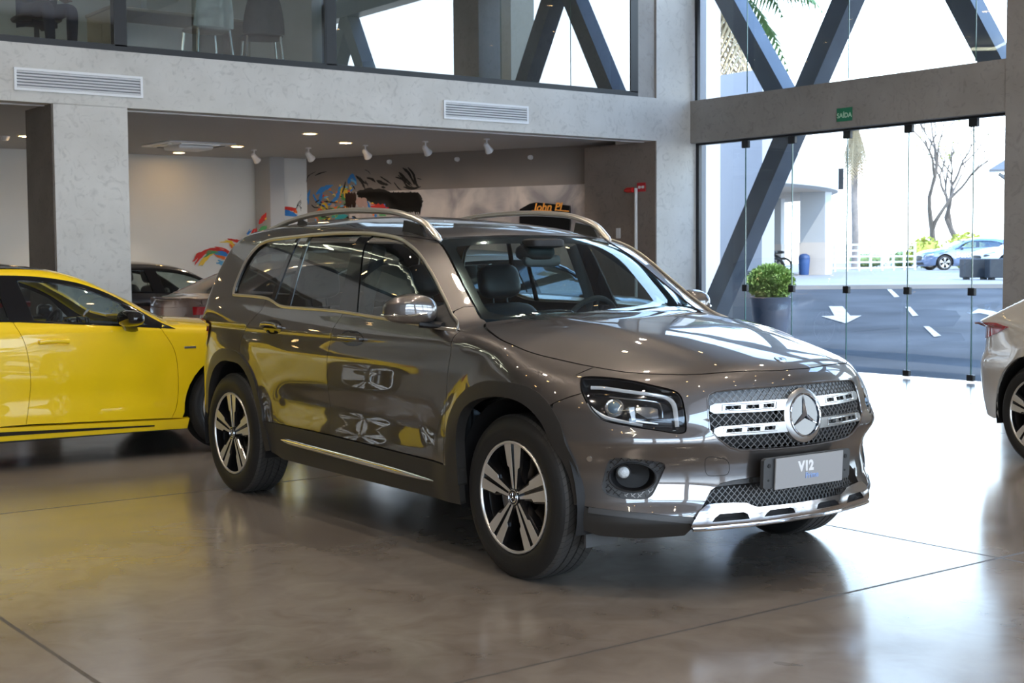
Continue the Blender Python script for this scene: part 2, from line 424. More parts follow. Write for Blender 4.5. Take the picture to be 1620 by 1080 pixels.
def star(mb, M, R, mi=0, h=.3):
    """three-pointed star with ridged arms"""
    def T(p): q = M @ Vector(p); return tuple(q)
    vs = [T((0, 0, R*h))]; fs = []
    for k in range(6):
        g = PI/2+k*PI/3; r = R if k % 2 == 0 else R*.15; vs.append(T((r*math.cos(g), r*math.sin(g), 0 if k % 2 else R*h*.12)))
    for k in range(6): fs.append((0, 1+k, 1+(k+1) % 6))
    return mb.add(vs, fs, mi)
def ring(mb, M, R, r, n=32, mi=0): return mb.tube([tuple(M @ Vector((R*math.cos(2*PI*k/n), R*math.sin(2*PI*k/n), 0))) for k in range(n)], r, 8, True, mi=mi)
def disc(mb, M, R, n=32, z=0, mi=0, th=0):
    vs = [tuple(M @ Vector((R*math.cos(2*PI*k/n), R*math.sin(2*PI*k/n), z))) for k in range(n)]; mb.add(vs, [tuple(range(n))], mi)
    if th: v2 = [tuple(M @ Vector((R*math.cos(2*PI*k/n), R*math.sin(2*PI*k/n), z-th))) for k in range(n)]; mb.add(vs+v2, [(i, n+i, n+(i+1) % n, (i+1) % n) for i in range(n)], mi)
    return mb

# ---------------------------------------------------------------- wheels (axle along Y, outer face towards -Y)
def tyre_mesh(R, Rr, wd, mt, name='tyre', parent=None, tread=True):
    m = MB(); hw = wd/2
    pr = [(Rr-.004, -hw+.018), (Rr+.006, -hw+.006), (Rr+.022, -hw-.001), (Rr+.05, -hw-.004), (Rr+(R-Rr)*.62, -hw-.002), (R-.028, -hw+.006), (R-.012, -hw+.016), (R-.004, -hw+.030)]
    if tread:
        y = -hw+.034
        for k in range(4):
            y2 = -hw+.034+(wd-.068)*(k+1)/4-(.004 if k < 3 else 0); pr += [(R, y), (R, y2)]
            if k < 3: pr += [(R-.008, y2+.0005), (R-.008, y2+.0075)]; y = y2+.008
    else: pr += [(R, -hw+.04), (R, hw-.04)]
    pr += [(a, -b) for a, b in pr[:8]][::-1]
    m.lathe(pr, ax='Y', n=96); return m.build(name, mt, parent, 35)
def rim_twin(parent, M1, Rr, wd, mats, name='wheel'):
    """five twin spokes with machined faces over a black barrel"""
    face, dark = mats; m = MB(); hw = wd/2; y0 = -hw+.004
    k = Rr/.243
    # outer lip and barrel
    m.lathe([(Rr-.002, y0+.014), (Rr, y0+.002), (Rr-.004, y0-.002), (Rr-.010*k, y0-.001), (Rr-.014*k, y0+.006)], ax='Y', n=72, mi=0)
    m.lathe([(Rr-.014*k, y0+.006), (Rr-.022*k, y0+.05), (Rr-.03*k, y0+.16), (.05, y0+.16)], ax='Y', n=72, mi=1)
    arm = [(.036, .0045), (.10, .0075), (.235, .0115), (.235, .062), (.134, .044), (.124, .030), (.036, .0155)]
    back = [(.030, .001), (.10, .001), (.236, .001), (.236, .072), (.13, .052), (.10, .036), (.030, .020)]
    for s_ in range(5):
        g = PI/2+s_*2*PI/5
        for sg in (-1, 1):
            def fr(r, t, yy, g=g, sg=sg):
                r *= k; t *= k*sg; d = y0+.012-.010*min(1, max(0, (r/k-.05)/.18))+yy
                return (r*math.cos(g)-t*math.sin(g), d, r*math.sin(g)+t*math.cos(g))
            def solid(poly, ya, yb, mi, bev=0):
                n = len(poly); c = np.mean(poly, 0)
                ins = [tuple(np.array(p)+(c-np.array(p))/max(np.linalg.norm(c-np.array(p)), 1e-6)*bev) for p in poly]
                vs = [fr(a, b, ya) for a, b in ins]+[fr(a, b, ya+bev) for a, b in poly]+[fr(a, b, yb) for a, b in poly]
                fs = [tuple(range(n))]+[(i, (i+1) % n, n+(i+1) % n, n+i)[::-1] for i in range(n)]
                m.add(vs, [f if sg < 0 else f[::-1] for f in fs], mi)
                m.add(vs[n:], [(i, (i+1) % n, n+(i+1) % n, n+i)[::-1] if sg < 0 else (i, (i+1) % n, n+(i+1) % n, n+i) for i in range(n)], 1)
            solid(arm, 0, .03, 0, .0006); solid(back, .010, .05, 1)
    m.lathe([(.0, y0+.016), (.05*k, y0+.016), (.052*k, y0+.05)], ax='Y', n=32, mi=1)
    for s_ in range(5):
        g = PI/2+PI/5+s_*2*PI/5; c = (.058*k*math.cos(g), y0+.03, .058*k*math.sin(g)); m.cyl(c, (c[0], y0+.05, c[2]), .011, 10, mi=1)
    o = m.build(name, [face, dark], parent, 30); return o
def wheel(root, x, y, z, R, Rr, wd, mats, twin=True, flip=False, fx=True):
    """tyre, rim, cap, disc and caliper on one hub"""
    rim = rim_twin(root, None, Rr, wd, (mats['rim'], mats['gloss']), 'wheel')
    rim.location = (x, y, z)
    if flip: rim.rotation_euler = (0, 0, PI)
    tyre_mesh(R, Rr, wd, mats['tyre'], 'tyre', rim)
    if fx:
        M = Matrix(((-1, 0, 0, 0), (0, 0, -1, -wd/2+.010), (0, 1, 0, 0), (0, 0, 0, 1))); M = Matrix(((1, 0, 0, 0), (0, 0, -1, -wd/2+.008), (0, 1, 0, 0), (0, 0, 0, 1)))
        c = MB(); disc(c, M, .034, 28, 0, 1, .012); ring(c, M, .0325, .0022, 28, 0); ring(c, M, .021, .0018, 24, 0); star(c, M @ Matrix.Translation((0, 0, .001)), .020, 0, .2); c.build('wheel_cap', [mats['chrome'], mats['gloss']], rim)
        d = MB(); d.lathe([(.07, 0), (.155, 0), (.155, .022), (.07, .022)], (0, -wd/2+.10, 0), 'Y', 48); d.build('brake_disc', mats['disc'], rim, 30)
        b = MB(); sgn = 1
        for a in np.linspace(-.42, .42, 7)[:-1]:
            pass
        pts = [(.150*math.cos(PI+.1+a)*1.0, -wd/2+.095, .150*math.sin(PI+.1+a)) for a in np.linspace(-.38, .38, 8)]
        b.tube(pts, .030, 10, up=(0, 1, 0)); b.build('brake_caliper', mats['steel'], rim)
    return rim
# ---------------------------------------------------------------- shared materials
def paint(name, col, metal=.6, rough=.3, coatr=.015, flake=True):
    m = mat(name, col, rough, metal, coat=1, coatr=coatr)
    if flake:
        nt = m.node_tree; n = nt.nodes; b = n['Principled BSDF']; b.inputs['Coat IOR'].default_value = 2.3; t = n.new('ShaderNodeTexCoord'); nz = n.new('ShaderNodeTexNoise'); nz.inputs['Scale'].default_value = 900
        nt.links.new(t.outputs['Object'], nz.inputs['Vector']); bp_ = n.new('ShaderNodeBump'); bp_.inputs['Strength'].default_value = .05; bp_.inputs['Distance'].default_value = .002
        nt.links.new(nz.outputs[0], bp_.inputs['Height']); nt.links.new(bp_.outputs[0], b.inputs['Normal'])
    return m
M_ = {}
M_['paint'] = paint('mountain_grey_paint', (.122, .111, .107), .85, .37)
M_['clad'] = mat('moulded_dark_plastic', (.027, .025, .023), .42, bump=.03, bscale=500)
M_['clad_soft'] = mat('satin_grey_plastic', (.06, .062, .065), .38)
M_['black'] = mat('matt_black', (.012, .012, .013), .55)
M_['gloss'] = mat('gloss_black', (.008, .008, .009), .08, coat=1)
M_['skid'] = mat('satin_chrome', (.62, .61, .62), .13, 1)
M_['chrome'] = mat('chrome', (.82, .83, .85), .06, 1)
M_['satin'] = mat('satin_aluminium', (.60, .60, .59), .28, 1)
M_['rail'] = mat('brushed_rail', (.66, .62, .55), .30, .85)
M_['rim'] = mat('machined_rim', (.74, .72, .69), .33, .75)
M_['disc'] = mat('brake_disc_steel', (.32, .30, .29), .3, 1, bump=.1, bscale=90)
M_['steel'] = mat('caliper_steel', (.28, .27, .26), .4, .8)
def tyremat():
    m = mat('tyre_rubber', (.034, .033, .032), .55); nt = m.node_tree; n = nt.nodes; b = n['Principled BSDF']
    t = n.new('ShaderNodeTexCoord'); s = n.new('ShaderNodeSeparateXYZ'); nt.links.new(t.outputs['Object'], s.inputs[0])
    def mt(op, a, b_=None):
        q = n.new('ShaderNodeMath'); q.operation = op
        for i, v in enumerate((a, b_)):
            if v is None: continue
            if isinstance(v, (int, float)): q.inputs[i].default_value = v
            else: nt.links.new(v, q.inputs[i])
        return q.outputs[0]
    ang = mt('ARCTAN2', s.outputs['Z'], s.outputs['X']); r = mt('SQRT', mt('ADD', mt('MULTIPLY', s.outputs['X'], s.outputs['X']), mt('MULTIPLY', s.outputs['Z'], s.outputs['Z'])))
    k = mt('ADD', mt('MULTIPLY', ang, 72/(2*PI)), mt('MULTIPLY', mt('ABSOLUTE', s.outputs['Y']), 22)); fr = mt('FRACT', k)
    g = mt('MULTIPLY', mt('LESS_THAN', fr, .12), mt('GREATER_THAN', r, .335)); ring_ = mt('MULTIPLY', mt('LESS_THAN', mt('FRACT', mt('MULTIPLY', r, 42)), .1), mt('LESS_THAN', r, .32))
    bp_ = n.new('ShaderNodeBump'); bp_.inputs['Strength'].default_value = 1; bp_.inputs['Distance'].default_value = .004; nt.links.new(mt('ADD', mt('MULTIPLY', g, -1), mt('MULTIPLY', ring_, -.35)), bp_.inputs['Height'])
    nt.links.new(bp_.outputs[0], b.inputs['Normal']); mx = n.new('ShaderNodeMix'); mx.data_type = 'RGBA'; mx.inputs[6].default_value = (.013, .013, .013, 1); mx.inputs[7].default_value = (.055, .053, .051, 1); nt.links.new(mt('MULTIPLY', mt('GREATER_THAN', r, .347), mt('SUBTRACT', 1, mt('MULTIPLY', g, .75))), mx.inputs[0]); nt.links.new(mx.outputs[2], b.inputs['Base Color']); return m  # lighter tread and dark sipes put sheen and groove shade into the colour
M_['tyre'] = tyremat()
M_['glass'] = glassmat('car_side_glass', (.60, .66, .66), 1.75)
M_['glassdark'] = glassmat('dark_privacy_glass', (.20, .22, .23), 1.9)
M_['windglass'] = glassmat('windscreen_glass', (.76, .90, .90), 1.55)
M_['lens'] = glassmat('clear_lens', (.93, .95, .96), 1.5)
M_['leather'] = mat('black_leather', (.018, .022, .026), .38, bump=.15, bscale=300)
M_['trimdark'] = mat('interior_trim', (.018, .02, .022), .6)
M_['drl'] = mat('light_guide', (.85, .88, .92), .12, .35, coat=1)
M_['chromed'] = mat('lamp_chrome', (.62, .64, .66), .12, 1)
M_['red'] = mat('red_lamp_lens', (.42, .014, .018), .08, coat=1)
M_['meshgrey'] = mat('grille_mesh_grey', (.16, .165, .17), .35, .3)
M_['backing'] = mat('satin_grille_backing', (.30, .32, .34), .4, .4)
M_['plate'] = mat('plate_grey', (.36, .36, .365), .4)
M_['white'] = mat('white_lettering', (.85, .85, .85), .4)
M_['blue'] = mat('blue_lettering', (.28, .42, .75), .4)
M_['liner'] = mat('headliner', (.34, .35, .34), .9)

def lattice(B, mode, poly, mt, name, pitch=.031, k=1.0, off=-.03, r=.0017, parent=None, arc=.0, rng=None):
    sc = np.array(SC[mode]); A = np.array(poly)*sc; x0, y0 = A.min(0); x1, y1 = A.max(0); m = MB()
    H = y1-y0; segs = []
    for sg in (-1, 1):
        c = x0-H/k-pitch
        while c < x1+H/k+pitch:
            n = max(8, int(H/.008)); t = np.linspace(0, H, n); xx = c+sg*t/k; ph = (t*2/k/pitch) % 1.0
            xx = xx+arc*pitch*np.abs(np.sin(PI*ph)); L = np.stack([xx, y0+t], -1); ins = inside(list(map(tuple, A)), L)
            run = []
            for i in range(n):
                if ins[i]: run.append(L[i])
                if (not ins[i] or i == n-1) and len(run) > 1: segs.append(run); run = []
                elif not ins[i]: run = []
            c += pitch
    allp = np.array([p for s_ in segs for p in s_])/sc; P, n_ = B.pts(mode, allp, off); i = 0
    for s_ in segs:
        q = P[i:i+len(s_)]; nn = n_[i]; i += len(s_)
        m.tube([tuple(a) for a in q], r, 4, up=nn, flat=(2.0, 1.0))
    return m.build(name, mt, parent or B.root, 30)

def build_suv():
    root = empty('suv', (4.42073, 4.68199, 0), 4.698040427874132, 'dark metallic grey SUV with roof rails and grey V12 show plate, largest car in view', 'car')
    G = glb_surface(); B = Body(G, root, .020); P = M_['paint']
    A_line = [(-.492, .443), (-.487, .60), (-.472, .814), (-.452, .945), (-.455, 1.046)]
    B_line = [(-1.583, .466), (-1.599, .528), (-1.600, .70), (-1.596, .85), (-1.571, 1.001), (-1.500, 1.104)]
    C_line = [(-2.640, .835), (-2.655, .88), (-2.650, .925), (-2.612, .979), (-2.530, 1.035), (-2.445, 1.093), (-2.424, 1.158)]
    belt = cr([(-2.89, 1.170), (-2.614, 1.166), (-2.424, 1.158), (-2.335, 1.143), (-2.242, 1.122), (-2.137, 1.114), (-1.805, 1.111), (-1.521, 1.105), (-1.135, 1.086), (-.664, 1.061), (-.475, 1.047)], 4)
    top = cr([(-.475, 1.047), (-.535, 1.077), (-.600, 1.113), (-.681, 1.168), (-.778, 1.237), (-.891, 1.318), (-.986, 1.379), (-1.076, 1.424), (-1.18, 1.459), (-1.283, 1.481), (-1.423, 1.498), (-1.579, 1.509), (-1.8, 1.514), (-2.061, 1.511), (-2.294, 1.503), (-2.507, 1.496), (-2.603, 1.489), (-2.695, 1.472), (-2.757, 1.444), (-2.811, 1.400), (-2.856, 1.336), (-2.886, 1.257), (-2.897, 1.205), (-2.89, 1.170)], 4)
    def ins_(p, cx, d=.014): r = math.hypot(p[0]-cx, p[1]-.35); return (p[0]-(p[0]-cx)/r*d, p[1]-(p[1]-.35)/r*d)
    def bz(x): xs = [p[0] for p in belt]; return float(np.interp(x, xs, [p[1] for p in belt]))
    archF = cr([(-.452, .429), (-.456, .544), (-.434, .66), (-.341, .770), (-.187, .835), (-.02, .852), (.158, .835), (.272, .775), (.350, .676), (.392, .53), (.414, .369)], 4)
    archR = cr([(-3.215, .50), (-3.19, .649), (-3.07, .790), (-2.916, .848), (-2.78, .856), (-2.636, .836), (-2.467, .735), (-2.355, .562), (-2.335, .473)], 4)
    hoodR = cr([(-.471, -.704), (-.347, -.780), (-.181, -.832), (-.039, -.834), (.067, -.812), (.217, -.759), (.332, -.717), (.439, -.672), (.507, -.628), (.565, -.577), (.641, -.490), (.695, -.384), (.741, -.249), (.770, -.10), (.774, 0)], 4)
    hood_half = [(-.365, 0), (-.385, -.25), (-.42, -.48)]+hoodR
    outs = []
    # bonnet (mirrored outline)
    hp = [(a, b) for a, b in hood_half]; hood = B.panel('bonnet', 'T', hp+[(a, -b) for a, b in hp[::-1][1:-1]], P)
    hood3 = B.curve3('T', hoodR)
    # windscreen outline
    wh = cr([(-.545, 1.474), (-.592, 1.372), (-.636, 1.250), (-.668, 1.152), (-.690, 1.098)], 5)
    whalf = [(0, 1.492), (-.30, 1.488), (-.50, 1.480)]+wh+[(-.45, 1.085), (0, 1.083)]
    wpoly = whalf+[(-a, b) for a, b in whalf[::-1][1:-1]]
    B.panel('windscreen', 'W', wpoly, M_['windglass'], off=-.004, gap=0, flange=0, h=.03)
    frit_o = [(a*.985, b) for a, b in wpoly]; 
    inner = [(0, 1.455), (-.30, 1.452), (-.485, 1.440), (-.515, 1.425), (-.545, 1.36), (-.585, 1.25), (-.618, 1.165), (-.625, 1.13), (-.58, 1.115), (-.35, 1.112), (0, 1.110)]
    inner = inner+[(-a, b) for a, b in inner[::-1][1:-1]]
    B.panel('windscreen_border', 'W', [(a*.995, b) for a, b in wpoly], M_['gloss'], holes=[inner], off=-.0055, gap=.002, flange=0, h=.03)
    wedge3 = B.curve3('W', wh)
    # side outer panel: A pillar, roof side, D pillar, rear quarter (one pressing, both sides)
    roof_side = [(-1.085, -.548), (-1.18, -.60), (-1.32, -.645), (-1.5, -.662), (-2.0, -.675), (-2.6, -.672), (-2.9, -.655), (-3.03, -.64)]
    rs3 = B.curve3('T', cr(roof_side, 4))
    rearb = cr([(-.64, 1.515), (-.675, 1.42), (-.705, 1.30), (-.73, 1.17), (-.745, 1.05), (-.75, .90), (-.745, .70), (-.73, .52), (-.71, .36)], 4)
    rb3 = B.curve3('B', rearb)
    so = [(-.405, 1.043), (-.43, 1.062), (-.50, 1.098), (-.560, 1.118), (-.585, 1.128)]
    side_o = B.conv(wedge3[::-1], 'S'); side_o = [p for p in side_o if p[1] > 1.153]; wS = B.conv(wedge3, 'S'); wp = (float(np.interp(-1.151, [-p[1] for p in wS], [p[0] for p in wS])), 1.151); seam0 = [(-.606, 1.117), (-.619, 1.131), (-.623, 1.149)]
    outer = seam0+[wp]+side_o+B.conv(rs3, 'S')+B.conv(rb3, 'S')
    archRr = [ins_(p, -2.829) for p in archR if p[0] < -2.645]
    outer = outer+[(-3.25, .36), (-3.222, .42)]+archRr+C_line+[p for p in top[::-1] if p[0] < -2.424 and p[1] < 1.2][:0]
    # follow the belt backwards, then the window outline forwards
    ring_ = [p for p in belt[::-1] if p[0] <= -2.424]+[q for q in top[::-1][1:] if q[0] < -.608]
    outer = outer+ring_
    side = B.panel('side_panel', 'S', outer, P, sides=(-1, 1))
    # roof
    fr = [(a, b) for a, b in zip(*[np.array(B.curve3('W', [(0, 1.494), (-.15, 1.4935), (-.30, 1.490), (-.42, 1.486), (-.50, 1.482)]))[:, i] for i in (0, 1)])]
    rr = [(-3.08, -.55), (-3.14, -.35), (-3.16, 0)]
    rh = fr+cr(roof_side, 4)+rr; B.panel('roof', 'T', rh+[(a, -b) for a, b in rh[::-1][1:-1]], P, h=.03)
    # fender
    seamS = [tuple(np.array(B.conv(hood3, 'S'))[np.argmin(np.abs(np.array(hood3)[:, 0]-.320))]), (.311, .893), (.345, .879)]
    fo = [p for p in B.conv(hood3, 'S') if p[0] > -.46 and p[0] < .312]
    fender = A_line+[(a+.004, b-.004) for a, b in top if a > -.605 and b < 1.12 and a < -.48]+seam0+[wp]+[p for p in wS if p[1] < 1.149]+fo+seamS+[(.352, .868), (.375, .835), (.384, .824), (.341, .807), (.284, .779)]
    af = [ins_(p, 0) for p in archF if p[0] < .282][::-1]
    fender = fender[:len(fender)]+af+[(-.492, .429)][:1]
    B.panel('wing', 'S', fender, P, sides=(-1, 1))
    # doors
    bb = [p for p in belt if p[0] > -1.50][::1]
    fd = A_line+[p for p in belt[::-1] if -1.50 < p[0] < -.48]+B_line[::-1]
    doorF = B.panel('front_door', 'S', fd, P, sides=(-1, 1))
    rd = B_line+[p for p in belt[::-1] if -2.424 < p[0] < -1.50]+C_line[::-1]+[ins_(p, -2.829) for p in archR if p[0] > -2.64]
    doorR = B.panel('rear_door', 'S', rd, P, sides=(-1, 1))
    # glass and pillars in the window opening
    tx = np.array([p[0] for p in top]); 
    def tz(x):
        q = [p for p in top if p[1] > 1.0]; return float(np.interp(-x, [-a for a, b in q if a > -2.70], [b for a, b in q if a > -2.70]))
    def span(xa_b, xa_t, xb_b, xb_t):
        """opening between two slanted lines (bottom x, top x); a is the rear one"""
        low = [(x, bz(x)) for x in np.linspace(xa_b, xb_b, 14)]; up_ = [(x, tz(x)) for x in np.linspace(xb_t, xa_t, 14)]
        return low+up_
    gF = [(x, bz(x)) for x in np.linspace(-1.40, -.48, 14)]+[p for p in top if -.48 > p[0] > -1.535 and p[1] < 1.507]+[(-1.535, tz(-1.535))]
    B.panel('front_door_glass', 'S', gF, M_['glass'], off=-.010, gap=.0, flange=0, sides=(-1, 1), h=.035, )
    B.panel('door_pillar', 'S', span(-1.565, -1.605, -1.375, -1.51), M_['gloss'], off=-.005, gap=.001, flange=.01, sides=(-1, 1), h=.03)
    B.panel('rear_door_glass', 'S', span(-2.13, -2.13, -1.56, -1.60), M_['glass'], off=-.010, gap=0, flange=0, sides=(-1, 1), h=.035)
    B.panel('window_divider', 'S', span(-2.165, -2.150, -2.125, -2.115), M_['gloss'], off=-.006, gap=0, flange=.006, sides=(-1, 1), h=.02)
    B.panel('rear_door_quarter_glass', 'S', span(-2.35, -2.265, -2.16, -2.145), M_['glass'], off=-.010, gap=0, flange=0, sides=(-1, 1), h=.035)
    B.panel('door_pillar', 'S', span(-2.385, -2.285, -2.335, -2.25), M_['gloss'], off=-.005, gap=0, flange=.008, sides=(-1, 1), h=.02)
    gq = [(x, bz(x)) for x in np.linspace(-2.89, -2.38, 8)]+[(-2.28, tz(-2.28)), (-2.4, tz(-2.4)), (-2.5, tz(-2.5))]+[p for p in top if p[0] < -2.52]
    B.panel('rear_quarter_glass', 'S', gq, M_['glass'], off=-.010, gap=0, flange=0, sides=(-1, 1), h=.035)
    # mirror triangle
    B.panel('mirror_base_panel', 'S', [(-.49, 1.050), (-.66, 1.060), (-.70, 1.120), (-.682, 1.165), (-.60, 1.111), (-.535, 1.076)], M_['black'], off=-.004, gap=0, flange=0, sides=(-1, 1), h=.03)
    for sd in (-1, 1):
        m = MB(); m.tube(B.curve3('S', [p for p in belt], .004, sd), .0085, 8, up=(0, 0, 1), flat=(1, .55)); m.build('chrome_belt_strip', M_['rail'], root)
        m = MB(); m.tube(B.curve3('S', [(a, b) for a, b in top], .003, sd), .0105, 8, up=(0, -sd, 0), flat=(.5, 1)); m.build('chrome_window_strip', M_['rail'], root)
    # sill cladding, arch cladding, chrome sill strip
    sill = [(-.487, .440)]+[(-1.583, .463), (-2.33, .470), (-2.29, .36), (-2.275, .30), (-2.15, .272), (-1.5, .268), (-.55, .268), (-.36, .272), (-.345, .44)]
    B.panel('sill_cladding', 'S', sill, M_['clad'], off=.004, sides=(-1, 1), h=.025, flange=.03)
    def band(arch_o, arch_i): return arch_o+arch_i[::-1]
    inF = cr([(-.350, .36), (-.356, .46), (-.358, .582), (-.316, .690), (-.22, .750), (-.06, .782), (.10, .775), (.222, .718), (.305, .61), (.352, .50), (.385, .368)], 4)
    oF = [(-.452, .36)]+archF
    B.panel('wheel_arch_trim', 'S', band(oF, inF), M_['clad'], off=.010, sides=(-1, 1), h=.02, flange=.05)
    inR = cr([(-3.165, .44), (-3.125, .60), (-3.02, .715), (-2.88, .775), (-2.74, .785), (-2.60, .765), (-2.48, .68), (-2.395, .54), (-2.345, .40), (-2.325, .30)], 4)
    oR = [(-3.23, .44)]+archR+[(-2.29, .40), (-2.275, .31)]
    B.panel('wheel_arch_trim', 'S', band(oR, inR), M_['clad'], off=.010, sides=(-1, 1), h=.02, flange=.05)
    for sd in (-1, 1):
        m = MB(); q = [(x, .384-.0215*(x+2.144)) for x in np.linspace(-2.144, -.59, 30)]
        rs_ = [.001+.014*min(1, (x+2.144)/.10, (-.585-x)/.30)**.6 for x, _ in q]; m.tube(B.curve3('S', q, .008, sd), rs_, 8, up=(0, 0, 1), flat=(1, .45)); m.build('chrome_sill_strip', M_['chrome'], root)
    # wheel wells and floor pan
    for cx in (0, -2.829):
        for sd in (-1, 1):
            m = MB(); m.lathe([(.425, sd*.885), (.415, sd*.56), (0, sd*.56)], (cx, 0, .352), 'Y', 28, a0=-.25, a1=PI+.25); m.build('wheel_housing', M_['black'], root)
    m = MB(); m.box((-1.4, 0, .27), (1.9, 1.5, .06)).box((-.0, 0, .25), (1.0, .95, .06)).box((-2.95, 0, .27), (1.2, 1.0, .05)); m.tube([(-.7, -.62, .235), (-2.1, -.62, .235)], .03, 8); m.build('underbody', M_['black'], root)
    # front bumper
    hl = cr([(-65.9, .886), (-66.6, .868), (-65.4, .833), (-63.8, .800), (-62.2, .768), (-60.5, .742), (-58.2, .720), (-52.9, .702), (-45.2, .683), (-40.8, .672), (-38.6, .673), (-37.9, .690), (-38.1, .745), (-38.5, .787), (-39.2, .817), (-40.9, .837), (-45.4, .854), (-52.4, .875), (-59.6, .886)], 4, True)
    gr_h = [(0, .845), (-6.8, .844), (-14, .842), (-20.2, .840), (-26, .837), (-29.5, .832), (-31.3, .820), (-31.9, .803), (-31.9, .74), (-31.6, .682), (-29.4, .645), (-25.6, .603), (-22.5, .590), (-18, .586), (-7.8, .583), (0, .582)]
    gr = gr_h+[(-a, b) for a, b in gr_h[::-1][1:-1]]
    fog = cr([(-56.7, .562), (-57.9, .532), (-58.8, .484), (-59.1, .448), (-58.5, .428), (-57, .414), (-54, .404), (-49.3, .402), (-47.4, .410), (-46.1, .435), (-43.7, .517), (-43.4, .533), (-44.3, .549), (-48.4, .560), (-53.8, .568)], 4, True)
    it_h = [(0, .474), (-8, .474), (-14.9, .474), (-24.2, .465), (-28, .455), (-30.8, .429), (-33.1, .371), (-34.6, .335)]
    hoodF = [p for p in B.conv(hood3, 'F')]; hoodF = [p for p in hoodF if p[0] > B.conv(B.curve3('S', [seamS[0]]), 'F')[0][0]+.3]
    bh = [(0, hoodF[-1][1])]+[p for p in hoodF[::-1] if p[0] < -.3]+B.conv(B.curve3('S', seamS[:2]), 'F')
    hlu = [p for p in hl]
    i0 = min(range(len(hlu)), key=lambda i: math.dist((hlu[i][0]*.0145, hlu[i][1]), (-66.6*.0145, .871))); i1 = min(range(len(hlu)), key=lambda i: math.dist((hlu[i][0]*.0145, hlu[i][1]), (-65.0*.0145, .824)))
    # headlamp outline is listed rear edge first, so walk it backwards from the top rear corner round to the seam
    path = []; i = i0
    while i != i1: path.append(hlu[i]); i = (i-1) % len(hlu)
    path.append(hlu[i1])
    bh += path+[(-68.3, .807), (-72.4, .779)]+[p for p in B.conv(B.curve3('S', [ins_(q, 0) for q in archF if q[0] > .286 and q[1] > .40]), 'F')]+[(-63.9, .368), (-62.4, .365), (-51.5, .351), (-43.6, .339), (-36.0, .328)]
    bh += [(-35.2, .330)]+it_h[::-1]
    bump = bh+[(-a, b) for a, b in bh[::-1][1:-1]]
    B.panel('front_bumper', 'F', bump, P, holes=[gr, fog, [(-a, b) for a, b in fog]], h=.016, flange=.035)
    # headlamps
    for sd in (-1, 1):
        kw = dict(sides=(sd,))
        lens = B.panel('headlamp', 'F', hl, M_['gloss'], off=-.055, gap=.002, flange=0, **kw)
        B.panel('headlamp_lens', 'F', hl, M_['lens'], off=-.001, gap=.004, flange=0, parent=lens, **kw)
        hlb = offset([(a*.0145, b) for a, b in hl], .010); hlb = [(a/.0145, b) for a, b in hlb]
        B.panel('headlamp_bezel', 'F', hl, M_['gloss'], holes=[hlb], off=-.004, gap=.003, flange=.05, parent=lens, h=.012, **kw)
        def tb(name, pts, r, m_, off=-.03, flat=(1, .6), n=5, up=None):
            q = MB(); c = cr(pts, n); rs_ = r if isinstance(r, (int, float)) else list(np.interp(np.linspace(0, 1, len(c)), np.linspace(0, 1, len(r)), r))
            q.tube(B.curve3('F', c, off, sd), rs_, 8, up=up, flat=flat); return q.build(name, m_, lens)
        tb('daytime_light_strip', [(-63.6, .858), (-60, .857), (-54, .845), (-48, .833), (-44, .822), (-41.8, .806), (-40.7, .780), (-40.3, .74), (-40.0, .700)], [.0075, .0075, .0075, .0075, .010, .010, .009], M_['drl'], -.022)
        tb('lower_light_strip', [(-63.6, .792), (-62.4, .772), (-60.2, .748), (-57.6, .730), (-53, .716), (-48.8, .706)], [.006, .012, .013, .011, .008, .007], M_['drl'], -.025)
        tb('reflector_trim', [(-58.0, .822), (-52, .812), (-47.5, .805), (-44.9, .795), (-44.0, .770), (-43.8, .735)], .003, M_['chromed'], -.022)
        Mx = B.frame('F', -56.4, .781, -.045, sd); q = MB(); ring(q, Mx @ Matrix.Translation((0, 0, .012)), .034, .006, 28)
        q.tube([tuple(Mx @ Vector((0, 0, 0))), tuple(Mx @ Vector((0, 0, .016)))], [.042, .036], 24); q.build('projector_housing', M_['chromed'], lens)
        q = MB(); q.sup((0, 0, 0), (.052, .052, .03), 2, 20, 10, M=Mx.to_3x3()); q.v = [(v[0]+(Mx @ Vector((0, 0, .014)))[0], v[1]+(Mx @ Vector((0, 0, .014)))[1], v[2]+(Mx @ Vector((0, 0, .014)))[2]) for v in q.v]
        q.build('projector_lens', mat('projector_glass', (.10, .16, .22), .03, coat=1), lens)
        Mx = B.frame('F', -51.3, .750, -.040, sd); q = MB(); q.tube([tuple(Mx @ Vector((0, -.02, .0))), tuple(Mx @ Vector((-.01, .03, .012)))], [.016, .022], 6); q.tube([tuple(Mx @ Vector((.012, -.022, 0))), tuple(Mx @ Vector((.10, -.034, .0)))], [.008, .004], 6); q.build('side_reflector', M_['chromed'], lens)
        B.panel('reflector_bowl', 'F', [(-53, .79), (-46.5, .785), (-44.9, .776), (-44.6, .738), (-47.5, .735)], M_['chromed'], off=-.046, gap=0, flange=0, parent=lens, h=.02, **kw)
    # grille
    gp = B.panel('grille', 'F', gr, M_['black'], off=-.060, gap=-.004, flange=0, h=.04)
    mid_up = [(a, max(b, .775)) for a, b in gr]
    lattice(B, 'F', [(a/.0145, b) for a, b in offset([(a*.0145, b) for a, b in gr], -.002)], M_['meshgrey'], 'grille_mesh', .0315, 1.0, -.014, .0019, gp)
    up_h = [(a, b) for a, b in gr_h if b > .77]+[(-31.9, .772), (0, .775)]
    B.panel('grille_backing', 'F', up_h+[(-a, b) for a, b in up_h[::-1][1:-1]], M_['backing'], off=-.026, gap=.001, flange=0, h=.04, parent=gp)
